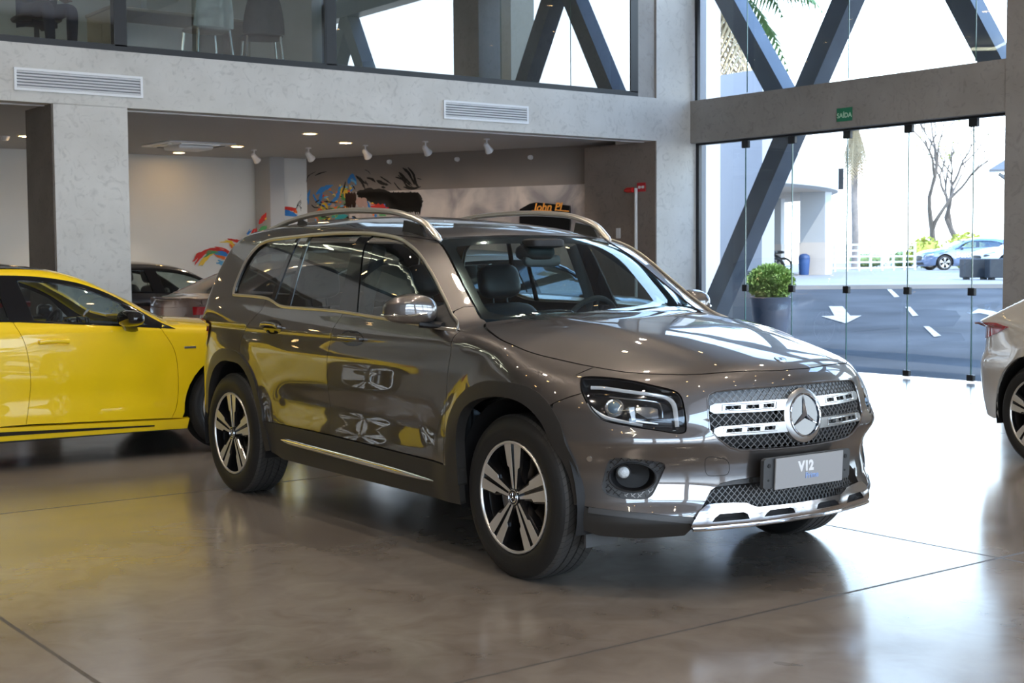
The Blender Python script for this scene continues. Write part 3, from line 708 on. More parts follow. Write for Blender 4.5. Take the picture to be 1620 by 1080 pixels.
    # satin surround lip
    so_ = offset(resamp([(a*.0145, b) for a, b in gr], .012), -.001); q = MB(); q.tube(B.curve3('F', [(a/.0145, b) for a, b in so_], -.004), .0055, 8, True, up=(1, 0, .02)); q.build('grille_surround', P, gp)
    def louvre(z0, sg):
        lo, hi = (z0-.024, z0+.020)
        tip = .45
        pol = [(-6.0*1, hi), (-18, hi), (-29.8, hi-.004), (-31.2, hi-.012), (-31.4, lo+.012), (-30.2, lo+.001), (-18, lo), (-6.0, lo)]
        if z0 < .7: pol = [(a if abs(a) < 29 else a+.9, b) for a, b in pol]
        sl = []
        for a0, a1 in ((-26.9, -22.2), (-20.6, -16.4), (-14.9, -11.2)):
            sl.append([(a0, z0-.010), (a1, z0-.010), (a1+.15, z0+.006), (a0+.15, z0+.006)])
        B.panel('grille_louvre', 'F', pol, M_['satin'], holes=sl, off=-.004, gap=0, flange=.022, h=.012, parent=gp, sides=(sg,))
        q = MB()
        ol = [(-27.9, z0-.0145), (-10.6, z0-.0145), (-10.2, z0+.0105), (-27.6, z0+.0105)]
        q.tube(B.curve3('F', resamp(ol, 1.2), -.003, sg), .0013, 6, True); q.build('louvre_chrome_edge', M_['chrome'], gp)
    for z0 in (.768, .676):
        for sg in (-1, 1): louvre(z0, sg)
    # badge
    Mx = B.frame('F', 0.0, .716, -.006, -1)
    badge = MB(); badge.lathe([(.088, .004), (.099, .002), (.113, -.006), (.116, -.016), (.116, -.045)], ax='Z', n=48)
    badge.v = [tuple(Mx @ Vector(v)) for v in badge.v]; bo = badge.build('badge_surround', M_['satin'], gp)
    q = MB(); disc(q, Mx, .089, 40, .001); q.build('badge_plate', mat('badge_blue_glass', (.02, .03, .045), .04, coat=1, coatr=.0), bo)
    q = MB(); ring(q, Mx @ Matrix.Translation((0, 0, .006)), .0885, .0045, 48); star(q, Mx @ Matrix.Translation((0, 0, .003)), .086, 0, .16); q.build('badge_star', M_['chrome'], bo)
    # bonnet badge
    Mx = B.frame('T', .700, 0, .001, -1); q = MB(); disc(q, Mx, .026, 28, .001, 1); ring(q, Mx, .026, .0022, 28, 0); ring(q, Mx, .017, .0015, 24, 0); star(q, Mx @ Matrix.Translation((0, 0, .002)), .016, 0, .2); q.build('bonnet_badge', [M_['chrome'], M_['gloss']], root)
    # fog lamp pockets
    for sd in (-1, 1):
        el = [(-51.6+6.0*math.cos(t), .486+.056*math.sin(t)) for t in np.linspace(0, 2*PI, 36, endpoint=False)]
        fb = B.panel('fog_lamp_bezel', 'F', fog, M_['clad_soft'], holes=[el], off=-.020, gap=-.003, flange=.02, sides=(sd,))
        pol_f = [(a, b) for a, b in fog]
        lt = lattice_side(B, pol_f, el, fb, sd)
        q = MB(); q.tube(B.curve3('F', el, -.016, sd), .0035, 8, True); 
        lp = [B.curve3('F', [(-51.6+(a+51.6)*s_, .486+(b-.486)*s_) for a, b in el], o_, sd) for s_, o_ in ((1, -.018), (.94, -.05), (.80, -.085), (.02, -.09))]
        n = len(el); vs = [p for l in lp for p in l]; fs = [(i*n+j, i*n+(j+1) % n, (i+1)*n+(j+1) % n, (i+1)*n+j) for i in range(3) for j in range(n)]
        q.add(vs, fs if sd < 0 else [f[::-1] for f in fs]); q.build('fog_lamp_bowl', M_['black'], fb)
        Mx = B.frame('F', -54.0, .495, -.075, sd); q = MB(); Z = Mx.to_3x3(); c = Mx @ Vector((0, 0, .012)); q.tube([tuple(Mx @ Vector((0, 0, -.02))), tuple(Mx @ Vector((0, 0, .018)))], .030, 20); q.build('fog_lamp_housing', M_['gloss'], fb)
        q = MB(); q.sup(tuple(Mx @ Vector((0, 0, .016))), (.050, .050, .022), 2, 20, 8, M=Z); q.build('fog_lamp_glass', mat('fog_glass', (.9, .93, .95), .12, .3, coat=1, bump=.8, bscale=160), fb)
        Mx = B.frame('F', -46.6, .532, -.016, sd); q = MB(); disc(q, Mx, .011, 20, .003, 0, .006); ring(q, Mx, .014, .002, 20); q.build('parking_sensor', M_['clad_soft'], fb)
        Mx = B.frame('F', -62.1, .562, 0, sd); q = MB(); disc(q, Mx, .012, 20, .0015, 0, .004); q.build('parking_sensor', M_['satin'], root)
        # tow eye cover seam, drawn as a fine groove
    q = MB(); c = cr([(-32.3, .566), (-32.6, .53), (-31.8, .494), (-29, .489), (-25.9, .494), (-25.6, .53), (-26.6, .553), (-29.5, .566)], 5, True); q.tube(B.curve3('F', c, .0002), .0012, 6, True); q.build('tow_eye_cover_seam', M_['black'], root)
    # lower intake
    it = it_h+[(-34.2, .345), (-20, .33), (0, .33)]; itp = it+[(-a, b) for a, b in it[::-1][1:-1]]
    ip = B.panel('lower_intake', 'F', itp, M_['black'], off=-.085, gap=-.004, flange=0, h=.05)
    low = [(a, b) for a, b in [(0, .448), (-18, .446), (-27.6, .440), (-30.6, .420), (-33.3, .366), (-32.0, .362), (-29.5, .366), (-20, .362), (-17.5, .342), (0, .342)]]
    lattice(B, 'F', low+[(-a, b) for a, b in low[::-1][1:-1]], M_['meshgrey'], 'intake_mesh', .027, 1.0, -.030, .0017, ip)
    ub = [(0, .472), (-14.9, .472), (-24.2, .463), (-28, .453), (-29.3, .441), (-24, .446), (-14, .449), (0, .449)]; B.panel('intake_bar', 'F', ub+[(-a, b) for a, b in ub[::-1][1:-1]], M_['clad_soft'], off=-.012, gap=.001, flange=.03, h=.02, parent=ip)
    for s_ in (-18, 18):
        Mx = B.frame('F', s_, .459, -.011); q = MB(); disc(q, Mx, .009, 18, .001); ring(q, Mx, .010, .001, 18); q.build('parking_sensor', M_['clad'], root)
    # chin and skid plate
    B.panel('front_chin', 'F', [(-63.9, .369), (-62.3, .362), (-51.5, .349), (-43.6, .337), (-35.8, .325), (-35.5, .29), (-38, .245), (-50, .235), (-60, .245), (-64.8, .27)], M_['clad'], off=-.004, sides=(-1, 1), flange=.05)
    B.panel('chin_strip', 'F', [(-62.3, .3655), (-51.5, .3515), (-43.6, .3395), (-36.0, .3285), (-36.2, .303), (-43.6, .316), (-51.5, .329), (-62.3, .343)], M_['clad_soft'], off=.003, sides=(-1, 1), flange=.006, gap=0)
    sk = [(0, .3505), (-10, .351), (-17.5, .352), (-19.3, .360), (-21, .373), (-25, .377), (-30, .377), (-32.6, .372), (-34.6, .350), (-36.2, .318), (-37.0, .298), (-35, .286), (-33, .287), (-20, .296), (-7.4, .300), (0, .301)]
    def slot(a0, a1, z0, z1): return [(a0, z0), (a1, z0+.001), (a1-.6*np.sign(a1-a0), (z0+z1)/2+.006), (a1-1.8*np.sign(a1-a0), z1), (a0+2.2*np.sign(a1-a0), z1-.001), (a0+.8*np.sign(a1-a0), (z0+z1)/2)]
    skp = sk+[(-a, b) for a, b in sk[::-1][1:-1]]; hs = [slot(-31.5, -20.2, .309, .337), slot(-15.6, -4.4, .312, .336)]; hs += [[(-a, b) for a, b in q_] for q_ in hs]
    s1 = B.panel('skid_plate', 'F', skp, M_['skid'], holes=hs, off=.020, gap=0, flange=.045, h=.014)
    B.panel('skid_plate_backing', 'F', [(a*.97, b) for a, b in skp], M_['black'], off=-.02, gap=.004, flange=0, h=.04, parent=s1)
    q = MB(); q.tube(B.curve3('F', [(a, .296-.0002*abs(a)) for a in np.linspace(-36.5, 36.5, 60)], .022), .007, 8, up=(0, 0, 1)); q.build('skid_plate_lip', M_['chrome'], s1)
    # number plate, bracket
    pl = empty('plate_tmp') if False else None
    ang = math.atan2(.0, 1)
    def PF(u, v, h): return (.855+h, u, v)
    def slant(u, v, h): return (.866+h-(.49-v)*.05, u, v)
    q = MB(); q.prism([(-.262, .440), (-.262, .548), (-.250, .556), (.250, .556), (.262, .548), (.262, .440), (.25, .430), (-.25, .430)], slant, -.030, -.012); pb = q.build('plate_bracket', M_['clad_soft'], root, 20)
    q = MB(); q.prism([(-.204, .425), (-.204, .553), (.204, .553), (.204, .425)], slant, -.006, 0.0); np_ = q.build('number_plate', M_['plate'], root, 20)
    for sy in (-1, 1):
        q = MB(); q.cyl(slant(sy*.232, .525, -.013), slant(sy*.232, .525, -.009), .009, 12).cyl(slant(sy*.232, .465, -.013), slant(sy*.232, .465, -.0105), .005, 10); q.build('plate_screw', M_['black'], pb)
    Mt = Matrix(((0, 0, 1, .8675), (1, 0, 0, -.055), (0, 1, 0, .503), (0, 0, 0, 1)))
    words('V12', .056, M_['white'], 'plate_lettering', np_, Matrix.Translation((.0005, .03, .004)) @ Mt, .0008, .0030)
    words('Prime', .034, M_['blue'], 'plate_lettering', np_, Matrix.Translation((-.0015, .068, -.036)) @ Mt, .0008, .0004)
    # door handles
    for (u, v) in ((-1.355, .978), (-2.252, 1.003)):
        for sd in (-1, 1):
            c = [(u+.118*math.cos(t), v+.040*math.sin(t)) for t in np.linspace(0, 2*PI, 32, endpoint=False)]
            cup = B.panel('door_handle_cup', 'S', c, M_['gloss'], off=.0012, gap=0, flange=.0, sides=(sd,), h=.02)
            hp_ = B.curve3('S', cr([(u-.105, v+.004), (u-.06, v+.012), (u, v+.012), (u+.06, v+.010), (u+.105, v+.002)], 5), .022, sd); ends = B.curve3('S', [(u-.108, v+.003), (u+.108, v+.001)], .0, sd)
            q = MB(); q.tube([ends[0]]+hp_+[ends[1]], [.008]+[.013]*len(hp_)+[.008], 10, up=(0, 0, 1), flat=(1.1, .7)); q.build('door_handle', P, cup)
            q = MB(); q.tube(B.curve3('S', [(u-.095, v+.008), (u+.095, v+.006)], .031, sd), .0025, 6); q.build('handle_chrome_strip', M_['chrome'], cup)
    # roof rails
    for sd in (-1, 1):
        rl = cr([(-1.070, .552, 1.462), (-1.11, .556, 1.492), (-1.20, .560, 1.552), (-1.34, .566, 1.594), (-1.53, .570, 1.624), (-1.93, .572, 1.643), (-2.35, .572, 1.636), (-2.68, .568, 1.604), (-2.90, .562, 1.566), (-3.0, .558, 1.552)], 4)
        q = MB(); q.tube([(a, sd*b, c_) for a, b, c_ in rl], [.004]+[.012]*2+[.017]*(len(rl)-6)+[.012]*2+[.006], 10, up=(0, 0, 1), flat=(.95, 1.3)); ro = q.build('roof_rail', M_['rail'], root)
        for xx, ln in ((-1.30, .20), (-2.50, .14), (-2.86, .10)):
            q = MB(); zt = np.interp(-xx, [-a for a, _, _ in rl], [c_ for _, _, c_ in rl]); z0 = B.pts('T', [(xx, -.57)])[0][0][2]
            q.add([(xx-ln/2, sd*.555, z0-.01), (xx+ln*.75, sd*.555, z0-.06), (xx+ln*.75, sd*.580, z0-.06), (xx-ln/2, sd*.580, z0-.01), (xx-ln*.40, sd*.560, zt-.010), (xx+ln*.35, sd*.560, zt-.035), (xx+ln*.35, sd*.578, zt-.035), (xx-ln*.40, sd*.578, zt-.010)], [(0, 3, 2, 1), (4, 5, 6, 7), (0, 1, 5, 4), (1, 2, 6, 5), (2, 3, 7, 6), (3, 0, 4, 7)]); q.build('rail_foot', M_['clad'], ro)
    # door mirrors
    for sd in (-1, 1):
        def shp(p):
            x, y, z = p; k_ = 1-.25*max(0, -y/.12); return (x*(1+.0*z), y, z*(1-.20*max(0, -y/.13))+.010*(1-abs(y)/.13))
        q = MB(); Mm = Matrix.Rotation(math.radians(-14*1), 3, 'Z'); q.sup((0, 0, 0), (.150, .255, .142), 2.7, 32, 18, M=None, shape=shp)
        RA = math.radians(34 if sd < 0 else 76); MC = (-.690, .975, 1.136) if sd < 0 else (-.835, .945, 1.118); q.v = [(v[0]*math.cos(RA)+v[1]*math.sin(RA)+MC[0], -v[0]*math.sin(RA)+v[1]*math.cos(RA)-MC[1], v[2]*1.0+MC[2]) for v in q.v]
        if sd > 0: q.v = [(a, -b, c_) for a, b, c_ in q.v]; q.f = [f[::-1] for f in q.f]
        mo = q.build('door_mirror', P, root)
        q = MB(); ps = [(.070, .08), (.074, .02), (.071, -.05), (.055, -.105), (.025, -.126)]; q.tube([(a*math.cos(RA)+b*math.sin(RA)+MC[0], sd*(a*math.sin(RA)-b*math.cos(RA)+MC[1]), MC[2]-.018+.10*max(0, b)) for a, b in cr(ps, 5)], .0075, 8, up=(0, 0, 1), flat=(.8, 1)); q.build('mirror_indicator', M_['chromed'], mo)
        q = MB(); q.tube([(MC[0]+.03, sd*(MC[1]-.03), 1.078), (-.63, sd*.895, 1.070), (-.58, sd*.862, 1.068)], [.030, .026, .022], 10, up=(0, 0, 1), flat=(.7, 1.5)); q.build('mirror_arm', M_['black'], mo)
        q = MB(); q.sup((-.052, 0, 0), (.03, .19, .115), 5, 20, 10); q.v = [(v[0]*math.cos(RA)+v[1]*math.sin(RA)+MC[0], sd*(v[0]*math.sin(RA)-v[1]*math.cos(RA)+MC[1]), v[2]+MC[2]) for v in q.v]; q.build('mirror_glass', M_['chrome'], mo)
    # rear: tailgate, rear bumper, lamps, rear window
    rw = mirror_poly([(0, 1.43), (-.45, 1.42), (-.53, 1.39), (-.60, 1.20), (-.58, 1.165), (0, 1.15)])
    tg = mirror_poly([(0, 1.50), (-.55, 1.49)]+[p for p in rearb if 1.03 < p[1] < 1.485]+[(-.62, 1.0), (-.60, .80), (-.52, .66), (0, .66)])
    B.panel('tailgate', 'B', tg, P, holes=[rw], h=.03)
    B.panel('rear_window', 'B', rw, M_['glass'], off=-.006, gap=0, flange=0, h=.06)
    rbm = mirror_poly([(0, .655), (-.52, .655), (-.60, .79), (-.625, .84)]+[p for p in rearb if .36 <= p[1] < .84]+[(-.6, .30), (0, .30)])
    B.panel('rear_bumper', 'B', rbm, P, h=.035)
    for sd in (-1, 1):
        B.panel('tail_lamp', 'B', [(-.61, .85), (-.61, 1.0), (-.70, 1.025), (-.747, 1.02), (-.752, .95), (-.75, .86)], M_['red'], off=.003, sides=(sd,), h=.02, flange=.02)
        B.panel('tail_lamp', 'S', [(-3.42, 1.015), (-3.32, 1.022), (-3.215, 1.012), (-3.175, .985), (-3.19, .94), (-3.215, .895), (-3.25, .865), (-3.29, .835), (-3.40, .85)], M_['red'], off=.008, sides=(sd,), h=.015, flange=0)
    # wheels
    for cx in (0, -2.829):
        wheel(root, cx, -.905+.1175, .352, .356, .243, .235, M_)
        wheel(root, cx, .905-.1175, .352, .356, .243, .235, M_, flip=True)
    # cabin
    cabin(root, B, lambda x: -.30 if False else 0)
    # mud flap seen under the chin
    q = MB(); q.box((.40, -.74, .235), (.012, .17, .09), 0); q.build('mud_flap', M_['clad_soft'], root)
    return root

def lattice_side(B, fog, el, parent, sd):
    sc = .0145; A = [(a*sc, b) for a, b in fog]; E = [(a*sc, b) for a, b in el]; A2 = offset(A, .004); E2 = offset(E, -.006); m = MB(); pitch = .026; segs = []
    x0, y0 = np.min(A, 0); x1, y1 = np.max(A, 0); H = y1-y0
    for sg in (-1, 1):
        c = x0-H
        while c < x1+H:
            t = np.linspace(0, H, 40); ph = (t*2/pitch) % 1; L = np.stack([c+sg*t+.18*pitch*np.sin(PI*ph), y0+t], -1); ins = inside(A2, L) & ~inside(E2, L); run = []
            for i in range(40):
                if ins[i]: run.append(L[i])
                if (not ins[i] or i == 39):
                    if len(run) > 1: segs.append(run)
                    run = []
            c += pitch
    P, n_ = B.pts('F', np.array([p for s_ in segs for p in s_])/np.array([sc, 1]), -.019, sd); i = 0
    for s_ in segs: m.tube([tuple(a) for a in P[i:i+len(s_)]], .0016, 4, up=n_[i], flat=(1.6, 1)); i += len(s_)
    return m.build('bezel_mesh', M_['gloss'], parent, 30)

def cabin(root, B, f, dx=0, dz=0, low=False):
    L = M_['leather']
    def seat(x, y, z=.62, w=.50, hh=.60, rows=True):
        q = MB(); R = Matrix.Rotation(math.radians(-14), 3, 'Y'); q.sup((x-.22+dx, y, z+.30+dz), (.16, w, hh), 4.5, 24, 14, M=R); o = q.build('seat', L, root)
        q = MB(); q.sup((x+.05+dx, y, z-.02+dz), (.52, w, .17), 4, 20, 10); q.build('seat_cushion', L, o)
        q = MB(); q.sup((x-.315+dx, y, z+.72+dz), (.12, .27, .20), 3.6, 24, 14, M=R); q.cyl((x-.29+dx, y-.05, z+.55+dz), (x-.31+dx, y-.05, z+.66+dz), .006, 8).cyl((x-.29+dx, y+.05, z+.55+dz), (x-.31+dx, y+.05, z+.66+dz), .006, 8); q.build('headrest', L, o)
    X_ = -1.15 if low else -1.55; seat(X_, -.37, .62 if low else .52); seat(X_, .37, .62 if low else .52)
    if not low:
        for y in (-.38, .38): seat(-2.38, y, .52, .52, .56)
    # dashboard, door linings, floor, pillars, roof lining
    q = MB(); q.sup((-.72+dx, 0, .93+dz), (.52, 1.36, .26), 5, 24, 10); d = q.build('dashboard', M_['trimdark'], root)
    q = MB(); q.sup((-.80+dx, .37, 1.06+dz), (.16, .30, .07), 4, 16, 8).sup((-.84+dx, -.02, 1.06+dz), (.03, .26, .10), 6, 16, 8); q.build('instrument_screen', M_['gloss'], d)
    c = Vector((-.97+dx, .37, .985+dz)) if low else Vector((-1.03, .37, 1.0)); T = Matrix.Translation(c) @ Matrix.Rotation(math.radians(-66), 4, 'Y'); q = MB(); ring(q, T, .175, .015, 36)
    for a in (0, PI*.97, PI*1.5): q.tube([tuple(T @ Vector((0, 0, -.01))), tuple(T @ Vector((.17*math.cos(a), .17*math.sin(a), 0)))], .016, 8)
    q.sup(tuple(c), (.05, .12, .10), 3, 14, 8); q.build('steering_wheel', M_['trimdark'], root)
    q = MB(); q.box((-1.6+dx, 0, .34+dz), (2.4, 1.6, .05)); q.box((-2.95+dx, 0, .72+dz), (.5, 1.3, .5)); 
    for sd in (-1, 1): q.box((-1.6+dx, sd*.80, .72+dz), (2.3, .05, .62), bev=.02); q.tube([(-1.46+dx, sd*.80, .95+dz), (-1.49+dx, sd*.72, 1.22+dz), (-1.52+dx, sd*(.64 if not low else .60), 1.44+dz)], .04, 8, flat=(1, .5), up=(0, 1, 0))
    q.build('cabin_lining', M_['trimdark'], root)
    if B is not None and not low:
        rh = [(-1.06, -.50), (-1.25, -.57), (-3.0, -.57), (-3.05, -.4)]; B.panel('roof_lining', 'T', rh+[(a, -b) for a, b in rh[::-1]], M_['trimdark'], off=-.035, gap=0, flange=0, h=.09)
        q = MB(); q.sup((-1.02, 0, 1.405), (.16, .20, .09), 3, 18, 8); q.sup((-.95, 0, 1.452), (.14, .22, .05), 4, 16, 8); q.build('sensor_housing', M_['black'], root)
        q = MB(); q.sup((-.99, 0.02, 1.362), (.05, .235, .066), 4, 24, 10); q.build('rear_view_mirror', M_['clad_soft'], root)
        for sd in (-1, 1):
            q = MB(); pts = [(-.62, sd*.66, 1.10), (-.86, sd*.625, 1.26), (-1.08, sd*.575, 1.40), (-1.3, sd*.60, 1.48)]; q.tube(cr(pts, 4), .035, 8, flat=(1, .5)); q.build('pillar_lining', M_['trimdark'], root)
# ---------------------------------------------------------------- lower cars (sedans and a crossover)
def low_surface(kind='sedan'):
    up = .13 if kind == 'cross' else 0.0
    Wz = table((.12, .83), (.2, .875), (.35, .897), (.6, .907), (.75, .906), (.85, .897), (.93, .880), (1.02, .845), (1.2, .78))
    F = table((.15, .80), (.3, .86), (.5, .88), (.65, .86), (.75, .82), (.85, .74))
    D = table((0, 0), (.3, .03), (.5, .10), (.65, .20), (.78, .36), (.87, .58), (.95, .9))
    Rz = table((.2, -3.58), (.45, -3.66), (.62, -3.68), (.75, -3.63), (.93, -3.62), (.99, -3.66), (1.03, -3.5))
    DR = table((0, 0), (.4, .05), (.6, .13), (.7, .20), (.8, .32), (.86, .46), (.9, .62), (1.0, 1.0))
    if kind == 'cross':
        Hx = table((-3.7, .95), (-3.0, 1.0), (-1.5, .98), (-.7, .985), (-.4, .975), (0, .945), (.4, .89), (.7, .80), (.85, .72))
        Rx = table((-3.7, 1.15), (-3.4, 1.27), (-3.0, 1.35), (-2.4, 1.41), (-1.8, 1.425), (-1.4, 1.40), (-1.1, 1.33), (-.8, 1.2))
        XR = table((.95, -3.66), (1.1, -3.55), (1.2, -3.40), (1.3, -3.2), (1.4, -2.9))
    else:
        Hx = table((-3.8, .955), (-3.5, .985), (-3.1, 1.01), (-2.6, 1.015), (-1.5, .995), (-.7, .985), (-.4, .972), (0, .942), (.4, .875), (.7, .78), (.85, .69))
        Rx = table((-3.6, .96), (-3.3, 1.06), (-3.0, 1.18), (-2.6, 1.31), (-2.2, 1.375), (-1.8, 1.392), (-1.5, 1.388), (-1.25, 1.37), (-1.05, 1.33), (-.8, 1.22))
        XR = table((.95, -3.40), (1.05, -3.15), (1.15, -2.92), (1.25, -2.68), (1.35, -2.4))
    Wg = table((.88, .882), (.97, .855), (1.1, .80), (1.2, .745), (1.286, .69), (1.36, .62))
    XW = table((.85, -.18), (.95, -.30), (1.027, -.43), (1.116, -.56), (1.185, -.69), (1.245, -.82), (1.29, -.95), (1.322, -1.08), (1.36, -1.35))
    def G(p):
        x, y, z = p[..., 0], p[..., 1], p[..., 2]; ay = np.sqrt(y*y+1e-6)
        w = Wz(z)-.010*bump(z, .47, .10)*sstep(x, -2.3, -2.0)*(1-sstep(x, -.75, -.45))
        for cx in (0, -2.73): w = w+.012*(1-sstep(np.hypot(x-cx, z-.33), .40, .60))
        gs = ay-w
        gf = (x-(F(z)-D(ay)))/np.sqrt(1+(1.1*ay)**2); gr = (Rz(z)+DR(ay)-x)/np.sqrt(1+(1.6*ay)**4)
        gt = z-(Hx(x)-.05*(ay/.85)**2.6*(1+1.3*sstep(x, -.2, .6)))
        lo = smax(smax(smax(gs, gf, .14), gr, .12), gt, .07)
        us = (ay-Wg(z))*.9; ut = (z-(Rx(x)-.055*(ay/.62)**2.3))*.93; uf = (x-(XW(z)-.30*ay**2.2))*.5; ur = (XR(z)+.12*ay**2-x)*.45
        u = smax(smax(smax(us, uf, .05), ut, .09), ur, .08)
        return smin(lo, np.maximum(u, .90-z), .03)
    return G
def build_low(name, loc, rz, label, P, roofm=None, cat='car', group=None, kind='sedan', h=.03, trim=None, glass=None, mirror=None, detail=True, drop=0, wheels=True, lamp=None, cab=True, tails=True):
    root = empty(name, loc, rz, label, cat, group)
    B = Body(low_surface(kind), root, h); roofm = roofm or P; trim = trim or M_['gloss']; glass = glass or M_['glass']; mirror = mirror or P
    A = cr([(-.477, .270), (-.442, .363), (-.429, .541), (-.448, .743), (-.536, .902)], 4)
    Bl = cr([(-1.479, .297), (-1.450, .50), (-1.447, .64), (-1.473, .83), (-1.534, .978)], 4)
    Cl = cr([(-2.404, .535), (-2.44, .66), (-2.50, .80), (-2.52, .90), (-2.47, 1.000)], 4)
    belt = cr([(-2.86, 1.045), (-2.60, 1.02), (-2.47, 1.003), (-2.1, .992), (-1.619, .982), (-1.457, .975), (-1.123, .951), (-.774, .926), (-.494, .903), (-.43, .898)], 4)
    top = cr([(-.43, .898), (-.557, .960), (-.683, 1.042), (-.848, 1.143), (-1.022, 1.215), (-1.152, 1.247), (-1.321, 1.272), (-1.529, 1.284), (-1.9, 1.283), (-2.25, 1.262), (-2.5, 1.215), (-2.70, 1.150), (-2.86, 1.070), (-2.90, 1.050), (-2.86, 1.045)], 4)
    def bz(x): return float(np.interp(x, [p[0] for p in belt], [p[1] for p in belt]))
    def tz(x):
        q = [p for p in top if p[0] > -2.88 and p[1] > 1.05 or p[0] > -.8]; return float(np.interp(-x, [-a for a, b in q], [b for a, b in q]))
    arch = lambda cx, r, a0, a1, n=16: [(cx+r*math.cos(a), .33+r*math.sin(a)) for a in np.linspace(a0, a1, n)]
    S2 = (-1, 1)
    hr = cr([(-.42, -.62), (-.30, -.715), (-.1, -.765), (.2, -.765), (.45, -.70), (.60, -.60), (.70, -.45), (.755, -.25), (.775, 0)], 4)
    hd = [(-.30, 0), (-.34, -.35)]+hr; B.panel('bonnet', 'T', hd+[(a, -b) for a, b in hd[::-1][1:-1]], P)
    h3 = B.curve3('T', hr)
    wh = cr([(-.55, 1.325), (-.585, 1.245), (-.615, 1.185), (-.65, 1.116), (-.69, 1.03), (-.70, .985)], 4)
    wp = mirror_poly([(0, 1.358), (-.4, 1.345)]+wh+[(-.5, .965), (0, .96)]); B.panel('windscreen', 'W', wp, M_['windglass'], off=-.003, gap=0, flange=0, h=h*2)
    w3 = B.curve3('W', wh)
    rs = cr([(-1.14, -.545), (-1.3, -.60), (-1.6, -.62), (-2.1, -.615), (-2.5, -.59), (-2.72, -.565)], 3) if kind == 'sedan' else cr([(-1.14, -.545), (-1.3, -.60), (-1.6, -.62), (-2.5, -.62), (-3.1, -.60), (-3.35, -.56)], 3)
    r3 = B.curve3('T', rs); fr = [(a, b) for a, b in np.array(B.curve3('W', [(0, 1.360), (-.2, 1.357), (-.4, 1.347), (-.5, 1.337)]))[:, :2]]
    rx = -2.62 if kind == 'sedan' else -3.38
    rf = fr+rs+[(rx+.02, -.35), (rx, 0)]; B.panel('roof', 'T', rf+[(a, -b) for a, b in rf[::-1][1:-1]], roofm, h=h*1.5)
    # rear edge of the side panel
    if kind == 'sedan':
        rg = cr([(-2.72, -.565), (-2.95, -.60), (-3.2, -.64), (-3.40, -.665), (-3.52, -.68)], 4); rg3 = B.curve3('T', rg)
        low3 = B.curve3('B', [(-.70, .90), (-.74, .80), (-.75, .60), (-.74, .40), (-.72, .28)])
        wn = [(rx+.01, 0), (rx+.02, -.35)]+[(-2.70, -.50), (-2.95, -.56), (-3.17, -.60), (-3.20, -.50), (-3.24, 0)]
        wn2 = [p for p in wn]; B.panel('rear_window', 'T', wn2+[(a, -b) for a, b in wn2[::-1][1:-1]], M_['glassdark'], off=-.004, gap=0, flange=0, h=h*2)
        dk = [(-3.25, 0), (-3.21, -.50), (-3.19, -.62)]+rg[10:]+[(-3.56, -.5), (-3.60, 0)]; B.panel('boot_lid', 'T', dk+[(a, -b) for a, b in dk[::-1][1:-1]], P)
    else:
        rg3 = B.curve3('B', cr([(-.60, 1.25), (-.66, 1.15), (-.70, 1.03)], 3)); low3 = B.curve3('B', [(-.73, .90), (-.75, .80), (-.75, .60), (-.74, .40), (-.72, .28)])
        B.panel('rear_window', 'B', mirror_poly([(0, 1.30), (-.5, 1.28), (-.6, 1.1), (0, 1.07)]), M_['glassdark'], gap=0, flange=0, h=h*3)
    outer = [(-.50, .905), (-.52, .93)]+[p for p in B.conv(w3[::-1], 'S') if p[1] > 1.0]+B.conv(r3, 'S')+B.conv(rg3[1:], 'S')+B.conv(low3, 'S')
    outer += [(-3.15, .26)]+arch(-2.73, .385, PI*1.05, .56, 20)+Cl
    outer += [p for p in belt[::-1] if p[0] <= -2.47]+top[::-1][1:]
    B.panel('side_panel', 'S', outer, P, sides=S2)
    bsd = [(-58.5, .715), (-59, .70), (-61, .60), (-63.5, .48), (-64.5, .38), (-64.3, .30)]
    fend = A+[(-.52, .935)]+[p for p in B.conv(w3, 'S') if p[1] <= 1.0][:2]+[p for p in B.conv(h3, 'S') if -.40 < p[0] < .46]+B.conv(B.curve3('F', bsd), 'S')+arch(0, .385, -.10, PI*1.02, 20)+[(-.40, .265)]
    B.panel('wing', 'S', fend, P, sides=S2)
    B.panel('front_door', 'S', A+[p for p in belt[::-1] if -1.52 < p[0] < -.54]+Bl[::-1], P, sides=S2)
    B.panel('rear_door', 'S', Bl+[p for p in belt[::-1] if -2.47 < p[0] < -1.55]+Cl[::-1]+arch(-2.73, .385, .56, -.08, 8)+[(-2.34, .285)], P, sides=S2)
    B.panel('sill', 'S', [(-.347, .265), (-.477, .262), (-1.65, .290), (-2.34, .28), (-2.33, .20), (-.36, .19)], P, off=.006, sides=S2, flange=.04)
    B.panel('sill_insert', 'S', [(-.60, .232), (-1.65, .262), (-2.3, .262), (-2.3, .232), (-1.65, .235), (-.60, .222)], M_['gloss'], off=.010, gap=0, flange=0, sides=S2)
    ih = .008
    B.panel('window_frame', 'S', [p for p in belt]+top[1:], trim, holes=[ [(x, bz(x)+.014) for x in np.linspace(-1.40, -.62, 12)]+[p for p in [(-.66, bz(-.66)+.03)]]+[(x, tz(x)-.030) for x in np.linspace(-.80, -1.47, 16)],
        [(x, bz(x)+.014) for x in np.linspace(-2.52, -1.56, 10)]+[(x, tz(x)-.026) for x in np.linspace(-1.62, -2.58, 14)]], off=.002, gap=0, flange=.015, sides=S2, h=h)
    B.panel('front_door_glass', 'S', [(x, bz(x)) for x in np.linspace(-1.42, -.50, 10)]+[(x, tz(x)-.01) for x in np.linspace(-.62, -1.49, 14)], glass, off=-.008, gap=0, flange=0, sides=S2, h=h*2)
